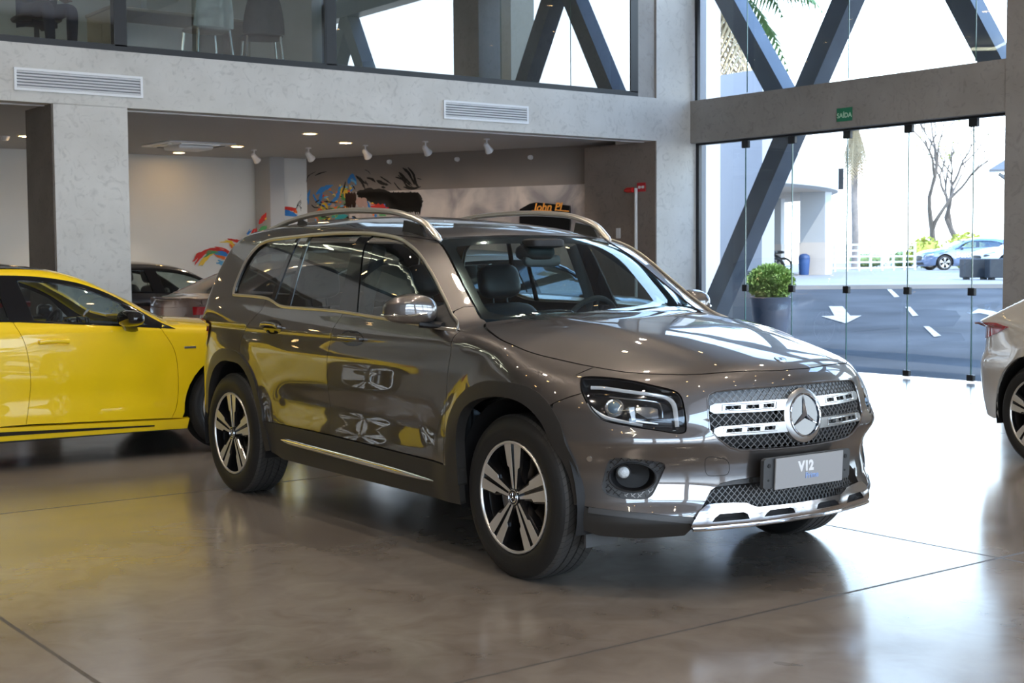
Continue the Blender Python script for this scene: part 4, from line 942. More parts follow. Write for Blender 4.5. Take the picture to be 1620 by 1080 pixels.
    B.panel('rear_door_glass', 'S', [(x, bz(x)) for x in np.linspace(-2.60, -1.55, 10)]+[(x, tz(x)-.01) for x in np.linspace(-1.60, -2.66, 14)], glass, off=-.008, gap=0, flange=0, sides=S2, h=h*2)
    # bumpers and lamps
    bf = [(0, max(p[1] for p in B.conv(h3[-2:], 'F')))]+[p for p in B.conv(h3, 'F')[::-1] if -58 < p[0] < -.4]+bsd[1:]+[(-64, .22), (-40, .17), (0, .17)]
    hl = [(-30, .60), (-33, .665), (-45, .715), (-57, .755), (-60.5, .74), (-57, .66), (-45, .60), (-34, .575)]
    gr = mirror_poly([(0, .64), (-22, .62), (-26, .55), (-20, .43), (0, .41)])
    ins = mirror_poly([(0, .35), (-26, .35), (-30, .25), (0, .22)])
    B.panel('front_bumper', 'F', bf+[(-a, b) for a, b in bf[::-1][1:-1]], P, holes=[gr, ins, hl, [(-a, b) for a, b in hl]], h=h)
    B.panel('grille', 'F', gr, M_['black'], off=-.03, gap=-.004, flange=0, h=.05); B.panel('lower_intake', 'F', ins, M_['black'], off=-.03, gap=-.004, flange=0, h=.05)
    for sd in S2:
        l = B.panel('headlamp', 'F', hl, lamp or M_['chromed'], off=-.03, gap=-.003, flange=0, h=.03, sides=(sd,)); B.panel('headlamp_lens', 'F', hl, M_['lens'], off=-.001, gap=0, flange=0, h=.03, sides=(sd,), parent=l)
    tl = mirror_poly([(0, .86), (-.50, .87), (-.62, .88), (-.70, .90), (-.74, .80), (-.75, .60), (-.74, .40), (-.72, .28), (0, .24)])
    B.panel('rear_bumper', 'B', tl, P, h=h*1.5)
    tu = mirror_poly([(0, .945), (-.55, .95), (-.66, .93), (-.70, .90), (-.62, .88), (-.50, .87), (0, .86)]); B.panel('boot_edge', 'B', tu, P, h=h*1.3)
    for sd in S2:
        if tails: B.panel('tail_lamp', 'B', [(-.38, .80), (-.42, .865), (-.60, .895), (-.71, .90), (-.745, .86), (-.72, .80), (-.55, .775)], M_['red'], off=.006, gap=0, sides=(sd,), h=.025)
        B.panel('tail_lamp', 'S', [(-3.42, .785), (-3.30, .80), (-3.12, .845), (-2.98, .895), (-3.12, .915), (-3.30, .912), (-3.42, .90), (-3.48, .86)] if tails else [(-3.50, .79), (-3.36, .80), (-3.33, .83), (-3.38, .88), (-3.50, .88)], M_['red'], off=.006, gap=0, sides=(sd,), h=.02)
        def shp(p): x, y, z = p; return (x, y, z*(1-.25*max(0, -y/.11)))
        q = MB(); q.sup((0, 0, 0), (.13, .215, .112), 2.8, 24, 14, shape=shp); q.v = [(a-.02*(b/.1)-.79, b-.995, c_+.985) for a, b, c_ in q.v]
        if sd > 0: q.v = [(a, -b, c_) for a, b, c_ in q.v]; q.f = [f[::-1] for f in q.f]
        mo = q.build('door_mirror', mirror, root); q = MB(); q.tube([(-.78, sd*.93, .95), (-.76, sd*.90, .915), (-.73, sd*.86, .90)], [.040, .038, .03], 10, up=(0, 0, 1), flat=(.7, 1.4)); q.build('mirror_arm', M_['gloss'], mo)
        for u, v in ((-1.285, .838), (-2.22, .862)):
            q = MB(); e = B.curve3('S', [(u-.10, v), (u+.10, v+.002)], 0, sd); c = B.curve3('S', [(u-.095, v+.001), (u-.05, v+.006), (u, v+.006), (u+.06, v+.004), (u+.095, v+.001)], .024, sd)
            q.tube([e[0]]+c+[e[1]], [.008]+[.013]*5+[.008], 8, up=(0, 0, 1), flat=(1.2, .7)); ho = q.build('door_handle', P, root)
            if detail: q = MB(); q.tube(B.curve3('S', [(u-.1, v+.013), (u, v+.016), (u+.03, v+.015)], .018, sd), .006, 6, flat=(.8, .6), up=(0, 0, 1)); q.build('handle_grip_strip', M_['chrome'] if detail else P, ho)
    for cx in (0, -2.73):
        for sd in S2:
            m = MB(); m.lathe([(.385, sd*.87), (.38, sd*.56), (0, sd*.56)], (cx, 0, .33), 'Y', 20, a0=-.25, a1=PI+.25); m.build('wheel_housing', M_['black'], root)
            wheel(root, cx, sd*(.885-.11), .33, .33, .235, .22, M_, flip=sd > 0, fx=detail)
    m = MB(); m.box((-1.4, 0, .21), (1.9, 1.5, .06)).box((0, 0, .22), (1.0, .95, .06)).box((-2.95, 0, .24), (1.1, 1.0, .05)); m.build('underbody', M_['black'], root)
    if cab: cabin(root, B, None, .03, -.14, low=True)
    return root, B
# ---------------------------------------------------------------- building
def plaster(name, c, c2, sc=2.2):
    m = mat(name, c, .62, noise=.06, nscale=sc, bump=.25, bscale=5, col2=c2, ndet=7); nt = m.node_tree; n = nt.nodes; b = n['Principled BSDF']
    # trowel strokes: stretched, warped noise
    t = n.new('ShaderNodeTexCoord'); nz = n.new('ShaderNodeTexNoise'); nz.inputs['Scale'].default_value = 7; nz.inputs['Detail'].default_value = 6; nz.inputs['Distortion'].default_value = 2.6
    nt.links.new(t.outputs['Object'], nz.inputs['Vector']); r = n.new('ShaderNodeMapRange'); r.inputs[1].default_value = .30; r.inputs[2].default_value = .46; r.inputs[3].default_value = .82; r.inputs[4].default_value = 1
    nt.links.new(nz.outputs[0], r.inputs[0]); mx = n.new('ShaderNodeMix'); mx.data_type = 'RGBA'; mx.blend_type = 'MULTIPLY'; mx.inputs[0].default_value = 1
    src = b.inputs['Base Color'].links[0].from_socket; nt.links.new(src, mx.inputs[6]); nt.links.new(r.outputs[0], mx.inputs[7]); nt.links.new(mx.outputs[2], b.inputs['Base Color']); return m
M_['plaster'] = plaster('trowelled_grey_plaster', (.54, .52, .48), (.61, .59, .55))
M_['plaster_d'] = plaster('trowelled_taupe_plaster', (.30, .275, .25), (.35, .325, .30)); M_['plaster_b'] = plaster('trowelled_dark_plaster', (.155, .135, .12), (.19, .17, .15))
M_['wallwhite'] = mat('warm_white_wall', (.76, .75, .71), .75, noise=.02, nscale=1.2)
M_['soffit'] = mat('grey_gypsum_soffit', (.46, .465, .47), .8)
M_['frame'] = mat('black_window_frame', (.014, .015, .017), .4)
M_['steelbeam'] = mat('blue_grey_painted_steel', (.085, .10, .125), .45, noise=.1, nscale=3)
M_['ledwarm'] = mat('warm_lamp', (1, .62, .25), emit=22); M_['ledstrip'] = mat('linear_led', (1, .93, .72), emit=9)
M_['whitemetal'] = mat('white_powder_coat', (.78, .79, .80), .4); M_['duct'] = mat('dark_duct', (.22, .23, .24), .7)
M_['wallbrown'] = mat('brown_grey_wall', (.24, .205, .18), .75, noise=.03, nscale=1.5)
M_['carpet'] = mat('office_floor', (.20, .19, .18), .7); M_['ceilhall'] = mat('dark_hall_ceiling', (.27, .245, .23), .85)
M_['pane'] = glassmat('facade_glass', (.93, .965, .96), 1.5, dust=.0)
M_['edge'] = mat('green_glass_edge', (.10, .22, .20), .15, coat=1); M_['winglass'] = glassmat('upper_window_glass', (.62, .70, .68), 2.2, extra=.06)

def floor_mat():
    m = bpy.data.materials.new('polished_concrete'); m.use_nodes = True; nt = m.node_tree; n = nt.nodes; b = n['Principled BSDF']; L = nt.links.new
    t = n.new('ShaderNodeTexCoord'); s = n.new('ShaderNodeSeparateXYZ'); L(t.outputs['Object'], s.inputs[0])
    def mt(op, a, c=None):
        q = n.new('ShaderNodeMath'); q.operation = op
        for i, v in enumerate((a, c)):
            if v is None: continue
            if isinstance(v, (int, float)): q.inputs[i].default_value = v
            else: L(v, q.inputs[i])
        return q.outputs[0]
    def noise(scale, det, dist=0): q = n.new('ShaderNodeTexNoise'); q.inputs['Scale'].default_value = scale; q.inputs['Detail'].default_value = det; q.inputs['Distortion'].default_value = dist; L(t.outputs['Object'], q.inputs['Vector']); return q.outputs[0]
    def joint(coord, o, p):
        f = mt('FRACT', mt('DIVIDE', mt('SUBTRACT', coord, o), p)); d = mt('MULTIPLY', mt('MINIMUM', f, mt('SUBTRACT', 1, f)), p)
        w = mt('ADD', .006, mt('MULTIPLY', noise(1.7, 3), .006)); return mt('LESS_THAN', d, w)
    j = mt('MAXIMUM', joint(s.outputs['X'], 1.575, 3.92), joint(s.outputs['Y'], 3.64, 4.03))
    cr_ = n.new('ShaderNodeValToRGB'); e = cr_.color_ramp.elements; e[0].position = .32; e[0].color = (.14, .118, .10, 1); e[1].position = .70; e[1].color = (.26, .235, .21, 1); q = e.new(.5); q.color = (.205, .18, .157, 1)
    L(mt('ADD', mt('MULTIPLY', noise(.9, 8, .6), .65), mt('MULTIPLY', noise(5, 6, 1.2), .35)), cr_.inputs[0])
    st = mt('GREATER_THAN', noise(3.3, 3, .3), .735); sp = mt('GREATER_THAN', noise(21, 2), .80)
    dark = mt('SUBTRACT', 1, mt('MAXIMUM', mt('MULTIPLY', j, .75), mt('MAXIMUM', mt('MULTIPLY', st, .30), mt('MULTIPLY', sp, .45))))
    mx = n.new('ShaderNodeMix'); mx.data_type = 'RGBA'; mx.blend_type = 'MULTIPLY'; mx.inputs[0].default_value = 1; L(cr_.outputs[0], mx.inputs[6]); L(dark, mx.inputs[7]); L(mx.outputs[2], b.inputs['Base Color'])
    L(mt('ADD', mt('ADD', .10, mt('MULTIPLY', noise(2.2, 6), .16)), mt('MULTIPLY', j, .4)), b.inputs['Roughness'])
    b.inputs['Specular IOR Level'].default_value = .8; b.inputs['IOR'].default_value = 1.6
    bp_ = n.new('ShaderNodeBump'); bp_.inputs['Strength'].default_value = .06; bp_.inputs['Distance'].default_value = .01; L(noise(2.5, 5), bp_.inputs['Height']); L(bp_.outputs[0], b.inputs['Normal']); return m
X0, X1, Y0, YB, Y1, HH = -8.0, 12.94, -7.0, 13.187, 19.5, 7.2
m = MB(); m.box(((X0+X1+.2)/2, (Y0+Y1)/2, -.1), (X1+.2-X0, Y1-Y0, .2)); struct('floor', m, floor_mat())
m = MB(); m.box(((X0+X1)/2, (Y0+YB)/2, HH+.1), (X1-X0+.4, YB-Y0+12, .2)); struct('ceiling', m, M_['ceilhall'])
# mezzanine: front band, soffit, office floor
m = MB(); m.box(((X0+12.25)/2, YB+.10, 3.15), (12.25-X0, .20, .545)); struct('mezzanine_band', m, M_['plaster'])
m = MB(); m.box(((X0+12.25)/2, YB+.25, 2.885), (12.25-X0, .06, .03)); struct('trim_1', m, M_['whitemetal'])
m = MB(); m.box(((X0+13.4)/2, (YB+.22+Y1+.5)/2, 2.97), (13.4-X0, Y1-YB+.3, .06)); struct('mezzanine_soffit', m, M_['soffit'])
m = MB(); m.box(((X0+13.4)/2, (YB+.22+Y1+.5)/2, 3.36), (13.4-X0, Y1-YB+.3, .10)); struct('mezzanine_floor', m, M_['carpet'])
# columns
m = MB(); m.box((4.835, YB+.40, 1.44), (.73, .80, 2.88)); struct('column', m, M_['plaster']); 
m = MB(); m.box((12.60, YB+.40, HH/2), (.70, .80, HH)); struct('column', m, M_['plaster'])
m = MB(); m.box((4.468, YB+.42, 1.44), (.012, .76, 2.88)); struct('column_shaded_side', m, M_['plaster_b'])  # dark sheet puts the shade of this column side into its colour
m = MB(); m.box((12.245, YB+.72, 1.44), (.012, 1.42, 2.88)); m.box((12.245, YB+.45, 5.3), (.012, .86, 3.8)); struct('column_shaded_side', m, plaster('trowelled_shaded_plaster', (.22, .18, .155), (.26, .215, .185)))  # thin sheet, darker plaster colour stands in for shade on the corner column
m = MB(); m.box((13.05, 8.16, HH/2), (.42, .70, HH)); struct('column', m, M_['plaster_d'])
# walls
m = MB(); m.box(((X0+9.9)/2, Y1+.1, 1.47), (9.9-X0, .2, 2.94)); struct('wall_back', m, M_['wallwhite'])
m = MB(); m.box((9.80, 19.2, 1.47), (.24, .5, 2.94)); struct('wall_pier', m, M_['soffit'])
m = MB(); m.quad((9.92, 19.12, 0), (10.37, 19.07, 0), (10.37, 19.07, 2.94), (9.92, 19.12, 2.94)); m.quad((9.92, 19.6, 0), (9.92, 19.12, 0), (9.92, 19.12, 2.94), (9.92, 19.6, 2.94)); struct('wall_return', m, M_['wallwhite'])
PA, PB_ = np.array([10.37, 19.07, 0]), np.array([12.62, 14.37, 0]); PD = (PB_-PA)/np.linalg.norm(PB_-PA); PN = np.array([-PD[1], PD[0], 0])*-1
if PN @ np.array([-1, -1, 0]) < 0: PN = -PN
m = MB(); e_ = PB_+PD*.4; m.add([tuple(PA), tuple(e_), tuple(e_+(0, 0, 2.94)), tuple(PA+(0, 0, 2.94)), tuple(PA-PN*.2), tuple(e_-PN*.2), tuple(e_-PN*.2+(0, 0, 2.94)), tuple(PA-PN*.2+(0, 0, 2.94))], [(0, 1, 2, 3), (5, 4, 7, 6), (3, 2, 6, 7), (0, 4, 5, 1), (4, 0, 3, 7), (1, 5, 6, 2)]); struct('wall_gallery', m, M_['wallbrown'])
m = MB(); m.box((X0-.1, (Y0+Y1)/2, HH/2), (.2, Y1-Y0, HH)); struct('wall_left', m, M_['plaster_b'])
m = MB(); m.box(((X0+X1)/2, Y0-.1, .15), (X1-X0, .2, .3)); m.box(((X0+X1)/2, Y0-.1, 3.15), (X1-X0, .3, .5)); m.box(((X0+X1)/2, Y0-.1, 6.95), (X1-X0, .2, .5)); 
for x in (-8, -3.8, .4, 4.6, 8.8, 12.8): m.box((x, Y0-.1, HH/2), (.45, .25, HH))
struct('wall_front', m, M_['plaster_d'])
m = MB(); m.box((13.05, (13.3+Y1)/2+.1, HH/2), (.25, Y1-13.3-.2, HH)); struct('wall_right', m, M_['plaster_d'])
m = MB(); m.quad((-40, -50, -.12), (12.9, -50, -.12), (12.9, Y0-.2, -.12), (-40, Y0-.2, -.12)); m.quad((-40, Y0-.2, -.12), (X0-.2, Y0-.2, -.12), (X0-.2, 30, -.12), (-40, 30, -.12)); struct('terrace', m, mat('pale_terrace', (.55, .54, .52), .8))
# facade: beam, panes with clamps, upper lights
m = MB(); m.box((13.02, 10.90, 3.147), (.34, 4.86, .547)); struct('facade_beam', m, M_['plaster_d'])
m = MB(); m.box((13.0, 10.90, 2.862), (.08, 4.80, .026)); m.box((12.98, 13.16, 1.43), (.05, .06, 2.86)); struct('window_1', m, M_['frame'])
seams = [13.13, 12.29, 11.515, 10.667, 9.80, 8.96, 8.52]; dn = 0
for i in range(6):
    a, b = seams[i], seams[i+1]; dn += 1
    m = MB(); m.quad((12.95, a, .02), (12.95, b, .02), (12.95, b, 2.85), (12.95, a, 2.85)); o = struct('door_%d' % dn, m, M_['pane'], 0)
    if i < 5:
        e = MB(); e.box((12.95, b, 1.43), (.010, .012, 2.82)); e.build('glass_edge', M_['edge'], o)
        for z, h in ((2.80, .09), (.985, .085), (.05, .07)):
            if h == .07 and i not in (2, 3, 4): continue
            c = MB(); c.box((12.95, b, z), (.05, .085 if z < 2 else .11, h), bev=.006); c.build('patch_fitting', M_['frame'], o)
useams = [13.10, 12.27, 10.66, 9.80, 8.95, 8.50]
for i in range(5):
    a, b = useams[i], useams[i+1]; dn += 1
    m = MB(); m.quad((12.95, a, 3.43), (12.95, b, 3.43), (12.95, b, HH), (12.95, a, HH)); o = struct('window_%d' % dn, m, M_['pane'], 0)
    if i < 4 and i != 2: e = MB(); e.box((12.95, b, 5.3), (.008, .010, 3.7)); e.build('glass_edge', M_['edge'], o)
m = MB(); m.box((12.93, 13.135, 5.3), (.05, .05, 3.76)); struct('trim_2', m, M_['frame'])
# further facade bays beyond the frame (they light the hall)
for k in range(3):
    y1 = 7.81-k*5.4; y0 = y1-4.7
    m = MB(); m.box((13.02, (y0+y1)/2, 3.147), (.34, 4.7, .547)); struct('facade_beam', m, M_['plaster_d'])
    dn += 1; m = MB(); m.quad((12.95, y1, .02), (12.95, y0, .02), (12.95, y0, 2.85), (12.95, y1, 2.85)); 
    if k == 0: m.quad((12.95, y1, 3.43), (12.95, y0, 3.43), (12.95, y0, HH), (12.95, y1, HH))
    else: q = MB(); q.box((13.05, (y0+y1)/2, (3.42+HH)/2), (.2, y1-y0, HH-3.42)); struct('upper_wall', q, M_['plaster_d'])
    struct('window_%d' % dn, m, M_['pane'], 0)
    m = MB(); m.box((13.05, y0-.35, HH/2), (.42, .70, HH)); struct('column', m, M_['plaster_d'])
# diagonal steel truss outside the glass
def member(a, b, name='diagonal_brace'):
    m = MB(); a = np.array(a, float); b = np.array(b, float); d = b-a; d /= np.linalg.norm(d); s_ = np.cross((1, 0, 0), d); w_, dp = .13, .13
    vs = []
    for p in (a, b):
        for u, v in ((-1, -1), (1, -1), (1, 1), (-1, 1)): vs.append(tuple(p+s_*w_*u+np.array((1, 0, 0))*dp*v))
    m.add(vs, [(0, 1, 2, 3)[::-1], (4, 5, 6, 7), (0, 1, 5, 4), (1, 2, 6, 5), (2, 3, 7, 6), (3, 0, 4, 7)]); return struct(name, m, M_['steelbeam'], 20)
XS = 13.22
def onx(px, py): p = at(px, py, X=XS); return p
def ln(p, q, z):
    t = (z-p[2])/(q[2]-p[2]); return tuple(p+(q-p)*t)
PKZ = 5.84
def mem(p1, p2, z0, z1, dy=0):
    a, b = np.array(onx(*p1)), np.array(onx(*p2)); a[1] += dy; b[1] += dy; member(ln(a, b, z0), ln(a, b, z1))
mem((1342, 0), (1170, 400), -.1, PKZ); mem((1156, 0), (1234, 142), 3.3, PKZ); mem((1525, 0), (1575, 95), -.1, PKZ)
PK = ln(onx(1342, 0), onx(1170, 400), PKZ)[1]-6.2
for k in range(3):
    y = PK-6.2*k
    for sg_ in (-1, 1): member((XS, y, PKZ), (XS, y+sg_*.575*(PKZ+.1), -.1))
m = MB(); m.box((XS, 2, PKZ+.2), (.3, 24, .34)); struct('top_chord', m, M_['steelbeam'])
m = MB(); m.box((14.6, 6.5, 4), (.5, 1.7, 8)); struct('outer_pier', m, mat('sand_render', (.62, .55, .42), .8))
# ventilation grilles on the band
for i, (xa, xb, lab) in enumerate(((4.107, 5.358, 'long white slatted air grille above the grey column'), (8.94, 10.16, 'white slatted air grille in the middle of the concrete band'))):
    t = empty('air_grille', ((xa+xb)/2, YB, 3.085), 0, lab, 'air vent', None); w_ = xb-xa; h_ = .21
    m = MB(); m.box((0, -.008, h_/2-.012), (w_, .022, .024)).box((0, -.008, -h_/2+.012), (w_, .022, .024)).box((-w_/2+.012, -.008, 0), (.024, .022, h_-.048)).box((w_/2-.012, -.008, 0), (.024, .022, h_-.048)); m.build('frame', M_['whitemetal'], t, 20)
    m = MB(); m.box((0, -.001, 0), (w_-.04, .002, h_-.04)); m.build('backing', M_['duct'], t, 0)
    for k in range(6): m = MB(); R = Matrix.Rotation(math.radians(35), 3, 'X'); m.box((0, -.010, -.070+.028*k), (w_-.05, .026, .006), M=R); m.build('slat', M_['whitemetal'], t, 20)
# office windows above the band
def wglass(xa, xb, n_):
    m = MB(); m.quad((xa, YB+.03, 3.48), (xb, YB+.03, 3.48), (xb, YB+.03, HH), (xa, YB+.03, HH)); return struct('window_%d' % n_, m, M_['winglass'], 0)
m = MB(); m.box(((X0+11.95)/2, YB+.07, 3.455), (11.95-X0, .10, .065)); 
for x in (5.16, 7.51, 11.89, 2.8, .4, -2, -4.4): m.box((x, YB+.07, 5.35), (.125, .10, 3.75))
m.box((7.435, YB+.03, 5.35), (.012, .03, 3.72)); struct('trim_3', m, M_['frame'])
for i, (a, b) in enumerate(((X0, 5.10), (5.22, 7.45), (7.57, 11.83))): wglass(a, b, 20+i)
m = MB(); m.box((12.10, YB+.2, 5.3), (.30, .35, 3.76)); struct('wall_jamb', m, M_['plaster_d'])
m = MB(); m.box(((X0+X1)/2, Y1+.1, 5.1), (X1-X0, .2, 4.2)); struct('office_wall', m, M_['wallwhite'])
m = MB(); m.box(((X0+X1)/2, (YB+Y1)/2+.3, 6.0), (X1-X0, Y1-YB-.4, .1)); struct('office_ceiling', m, M_['soffit'])

# ---------------------------------------------------------------- lamps
def spot(loc, power, col=(1, .86, .70), size=1.9, r=.05, to=None):
    l = bpy.data.lights.new('downlight_bulb', 'SPOT'); l.energy = power; l.color = col; l.spot_size = size; l.spot_blend = .6; l.shadow_soft_size = r
    o = bpy.data.objects.new('downlight_bulb', l); COL.objects.link(o); o.location = loc
    if to is not None: o.rotation_euler = (Vector(to)-Vector(loc)).to_track_quat('-Z', 'Y').to_euler()
    return o
def downlight(x, y, z, lab, grp, power, r=.075, ring_r=.095, col=(1, .86, .70)):
    t = empty('downlight', (x, y, z), 0, lab, 'ceiling light', grp)
    m = MB(); m.lathe([(r, -.002), (ring_r, -.006), (ring_r+.004, 0)], ax='Z', n=24); m.build('trim_ring', M_['whitemetal'], t)
    m = MB(); disc(m, Matrix.Translation((0, 0, -.003)), r, 24); m.f = [f[::-1] for f in m.f]; m.build('lamp_glass', M_['ledwarm'], t, 0)
    if power: s = spot((0, 0, -.02), power, col); s.parent = t
    return t
hall = []
gx = [-6.2, -3.8, -1.4, 1.0, 3.4, 5.8, 8.2, 10.6]; gy = [-7.2, -4.4, -1.6, 1.2, 4.0, 6.8, 9.6]
for i, x in enumerate(gx):
    for j, y in enumerate(gy):
        downlight(x, y, HH-.001, 'round warm downlight in the high hall ceiling', 'downlights in the hall ceiling', 0 if (i+j) % 2 else HALLW, .06)
for px, py, lab in ((375, 232, 'lit square-edged downlight right of the ceiling cassette'), (283, 242, 'lit downlight in front of the white back wall'), (490, 212, 'lit downlight near the concrete band, right of the cassette'), (40, 216, 'lit downlight left of the grey column')):
    p = at(px, py, Z=2.935); downlight(p[0], p[1], 2.938, lab, None, 0 if px == 283 else 34, .075)
for x, y in ((-1, 16), (1.5, 16), (7.0, 18.2), (9.4, 16.2), (2.5, 18.5)):
    downlight(x, y, 2.938, 'warm downlight under the mezzanine hidden from the hall', 'downlights under the mezzanine', 60)
# zigzag linear lamps on the hall ceiling
for k, (ox, oy, zz) in enumerate(((-3.4, 14.6, 5.82), (-5.6, 15.2, 5.82), (-1.0, 15.6, 5.82), (-3.6, -3.0, HH-.3))):
    pts = [(ox, oy), (ox+1.5, oy+1.0), (ox+.5, oy+2.2), (ox+2.2, oy+3.3)]; m = MB()
    for a, b in zip(pts, pts[1:]): m.tube([(a[0], a[1], zz), (b[0], b[1], zz)], .035, 6)
    t = tag(m.build('zigzag_lamp', M_['ledstrip'], None, 30), ['zigzag linear lamp on the office ceiling, middle of the three upstairs', 'zigzag linear lamp on the office ceiling, farthest left upstairs', 'zigzag linear lamp on the office ceiling nearest the office windows in view', 'zigzag linear lamp over the hall behind the camera'][k], 'ceiling light')
    for p in pts: w2 = MB(); w2.cyl((p[0], p[1], zz), (p[0], p[1], 5.95 if k < 3 else HH), .004, 5); w2.build('hanging_wire', M_['steel'], t)
# ceiling cassette
p = at(298, 229, Z=2.93); t = empty('ceiling_cassette', (p[0], p[1], 2.938), 0, 'square white air-conditioning cassette in the grey soffit', 'air conditioner')
m = MB(); m.box((0, 0, -.012), (.95, .95, .025), bev=.01); m.build('panel', M_['whitemetal'], t); m = MB(); m.box((0, 0, -.05), (.50, .50, .06), bev=.02); m.build('intake_grille', M_['whitemetal'], t)
for k in range(4): m = MB(); g = k*PI/2; m.box((.38*math.cos(g), .38*math.sin(g), -.028), (.05 if k % 2 == 0 else .55, .55 if k % 2 == 0 else .05, .012)); m.build('louvre', M_['duct'] if k < 2 else M_['satin'], t)
# track spots aimed at the gallery wall
for px, py, lab in ((402, 247, 'leftmost white spotlight, in front of the white back wall'), (488, 244, 'second white spotlight from the left, by the wall corner'), (578, 240, 'third white spotlight from the left, above the mural'), (673, 234, 'fourth white spotlight from the left, above the pale canvas'), (770, 230, 'rightmost white spotlight under the soffit')):
    p = at(px, py-6, Z=2.90); tgt = PA+PD*min(4.6, max(.5, (p-PA) @ PD))+np.array([0, 0, 1.5]); t = empty('spotlight', (p[0], p[1], 2.94), 0, lab, 'spotlight', None); d = Vector(tgt)-Vector((p[0], p[1], 2.84)); d.normalize()
    m = MB(); m.cyl((0, 0, 0), (0, 0, -.015), .04, 16).cyl((0, 0, -.01), (0, 0, -.07), .010, 8); m.build('mount', M_['whitemetal'], t)
    m = MB(); c = np.array([0, 0, -.10]); dd = np.array(d); m.tube([tuple(c-dd*.05), tuple(c-dd*.03), tuple(c+dd*.03), tuple(c+dd*.09)], [.018, .034, .040, .058], 18); h = m.build('lamp_head', M_['whitemetal'], t)
    s = spot((0, 0, -.10), 9, (1, .80, .62), 1.3, .03); s.parent = t; s.location = tuple(c+dd*.12); s.rotation_euler = d.to_track_quat('-Z', 'Y').to_euler()
for px, py, lab in ((617, 256, 'small pale sensor high on the wall above the mural'), (724, 252, 'small pale sensor high on the wall above the canvas'), (840, 249, 'small pale sensor high on the wall above the black sign')):
    n_ = PN; d = CF+CR*((px-810)/FPX)+CU*((540-py)/FPX); o_ = np.array([0, 0, EYE]); p = o_+d*(((PA-o_) @ n_)/(d @ n_)); m = MB(); m.cyl(tuple(p), tuple(p+n_*.05), .035, 14, .028); tag(m.build('wall_sensor', M_['whitemetal'], None), lab, 'sensor')
p = at(8, 216, Z=2.935); m = MB(); m.lathe([(0, -.06), (.035, -.055), (.05, -.03), (.06, 0)], ax='Z', n=20); o = m.build('smoke_detector', M_['whitemetal'], None); o.location = (p[0], p[1], 2.94); tag(o, 'round white smoke detector on the soffit at far left', 'smoke detector')

# ---------------------------------------------------------------- gallery wall: canvas, mural, sign
def onwall(px, py, off=0):
    d = CF+CR*((px-810)/FPX)+CU*((540-py)/FPX); o_ = np.array([0, 0, EYE]); q = PA+PN*off; p = o_+d*(((q-o_) @ PN)/(d @ PN)); return p
def onback(px, py, y=19.095): return at(px, py, Y=y)
A_, B_c = onwall(552, 303, .03), onwall(927, 292, .03); ua, ub_ = (A_-PA) @ PD, (B_c-PA) @ PD; zt = (A_[2]+B_c[2])/2
m = MB(); 
def wl(u, z, h): return tuple(PA+PD*u+PN*h+np.array([0, 0, z]))
m.add([wl(ua, .75, .03), wl(ub_, .75, .03), wl(ub_, zt, .03), wl(ua, zt, .03), wl(ua, .75, .002), wl(ub_, .75, .002), wl(ub_, zt, .002), wl(ua, zt, .002)], [(0, 1, 2, 3), (5, 4, 7, 6), (3, 2, 6, 7), (0, 4, 5, 1), (4, 0, 3, 7), (1, 5, 6, 2)])
cm = bpy.data.materials.new('smoky_canvas'); cm.use_nodes = True; nt = cm.node_tree; n = nt.nodes; b = n['Principled BSDF']; t_ = n.new('ShaderNodeTexCoord'); nz = n.new('ShaderNodeTexNoise'); nz.inputs['Scale'].default_value = 1.8; nz.inputs['Detail'].default_value = 7; nz.inputs['Distortion'].default_value = .8; nt.links.new(t_.outputs['Object'], nz.inputs['Vector'])
r_ = n.new('ShaderNodeValToRGB'); r_.color_ramp.elements[0].position = .38; r_.color_ramp.elements[0].color = (.30, .27, .27, 1); r_.color_ramp.elements[1].position = .6; r_.color_ramp.elements[1].color = (.60, .53, .48, 1); nt.links.new(nz.outputs[0], r_.inputs[0]); nt.links.new(r_.outputs[0], b.inputs['Base Color']); b.inputs['Roughness'].default_value = .7
cv = tag(m.build('canvas', cm, None, 0), 'wide pale canvas with smoky grey clouds on the gallery wall', 'painting')
def edge_strip(a, b): return None
BR = {k: mat('brush_'+k, c, .55) for k, c in dict(red=(.62, .03, .02), orange=(.80, .16, .02), yellow=(.82, .55, .05), blue=(.03, .20, .55), light_blue=(.12, .38, .62), green=(.08, .32, .10), black=(.012, .011, .010), teal=(.02, .28, .30), brown=(.05, .022, .015), flesh=(.42, .27, .23)).items()}
random.seed(11)
def stroke(mb, pts, w, proj, h, rag=.25):
    """a paint stroke: ribbon through image points laid on the wall"""
    c = cr(pts, 6); n = len(c); P = [np.array(proj(x, y)) for x, y in c]; L = []; R_ = []
    nrm = PN if proj is onwall else np.array([0, -1., 0])
    for i in range(n):
        t = P[min(i+1, n-1)]-P[max(i-1, 0)]; t /= max(np.linalg.norm(t), 1e-6); s_ = np.cross(nrm, t); f = math.sin(PI*min(1, (i+.35)/(n*.9)))**.45 if i < n-1 else .15; ww = w*f*random.uniform(1-rag, 1+rag)
        L.append(tuple(P[i]+s_*ww+nrm*h)); R_.append(tuple(P[i]-s_*ww*random.uniform(.8, 1.1)+nrm*h))
    mb.add(L+R_, [(i, i+1, n+i+1, n+i) for i in range(n-1)])
mu = empty('mural', tuple(PA+PD*.6+PN*.02+(0, 0, 2.3)), 0, 'blue, yellow and black brush-stroke mural with dark hair shape on the gallery wall', 'mural')
mu2 = empty('mural', (10.0, 19.07, 2.0), 0, 'red and blue curled brush strokes on the narrow pale wall return', 'mural'); mu3 = empty('mural', (9.0, 19.47, 1.4), 0, 'fan of red, yellow and blue strokes low on the white back wall', 'mural')
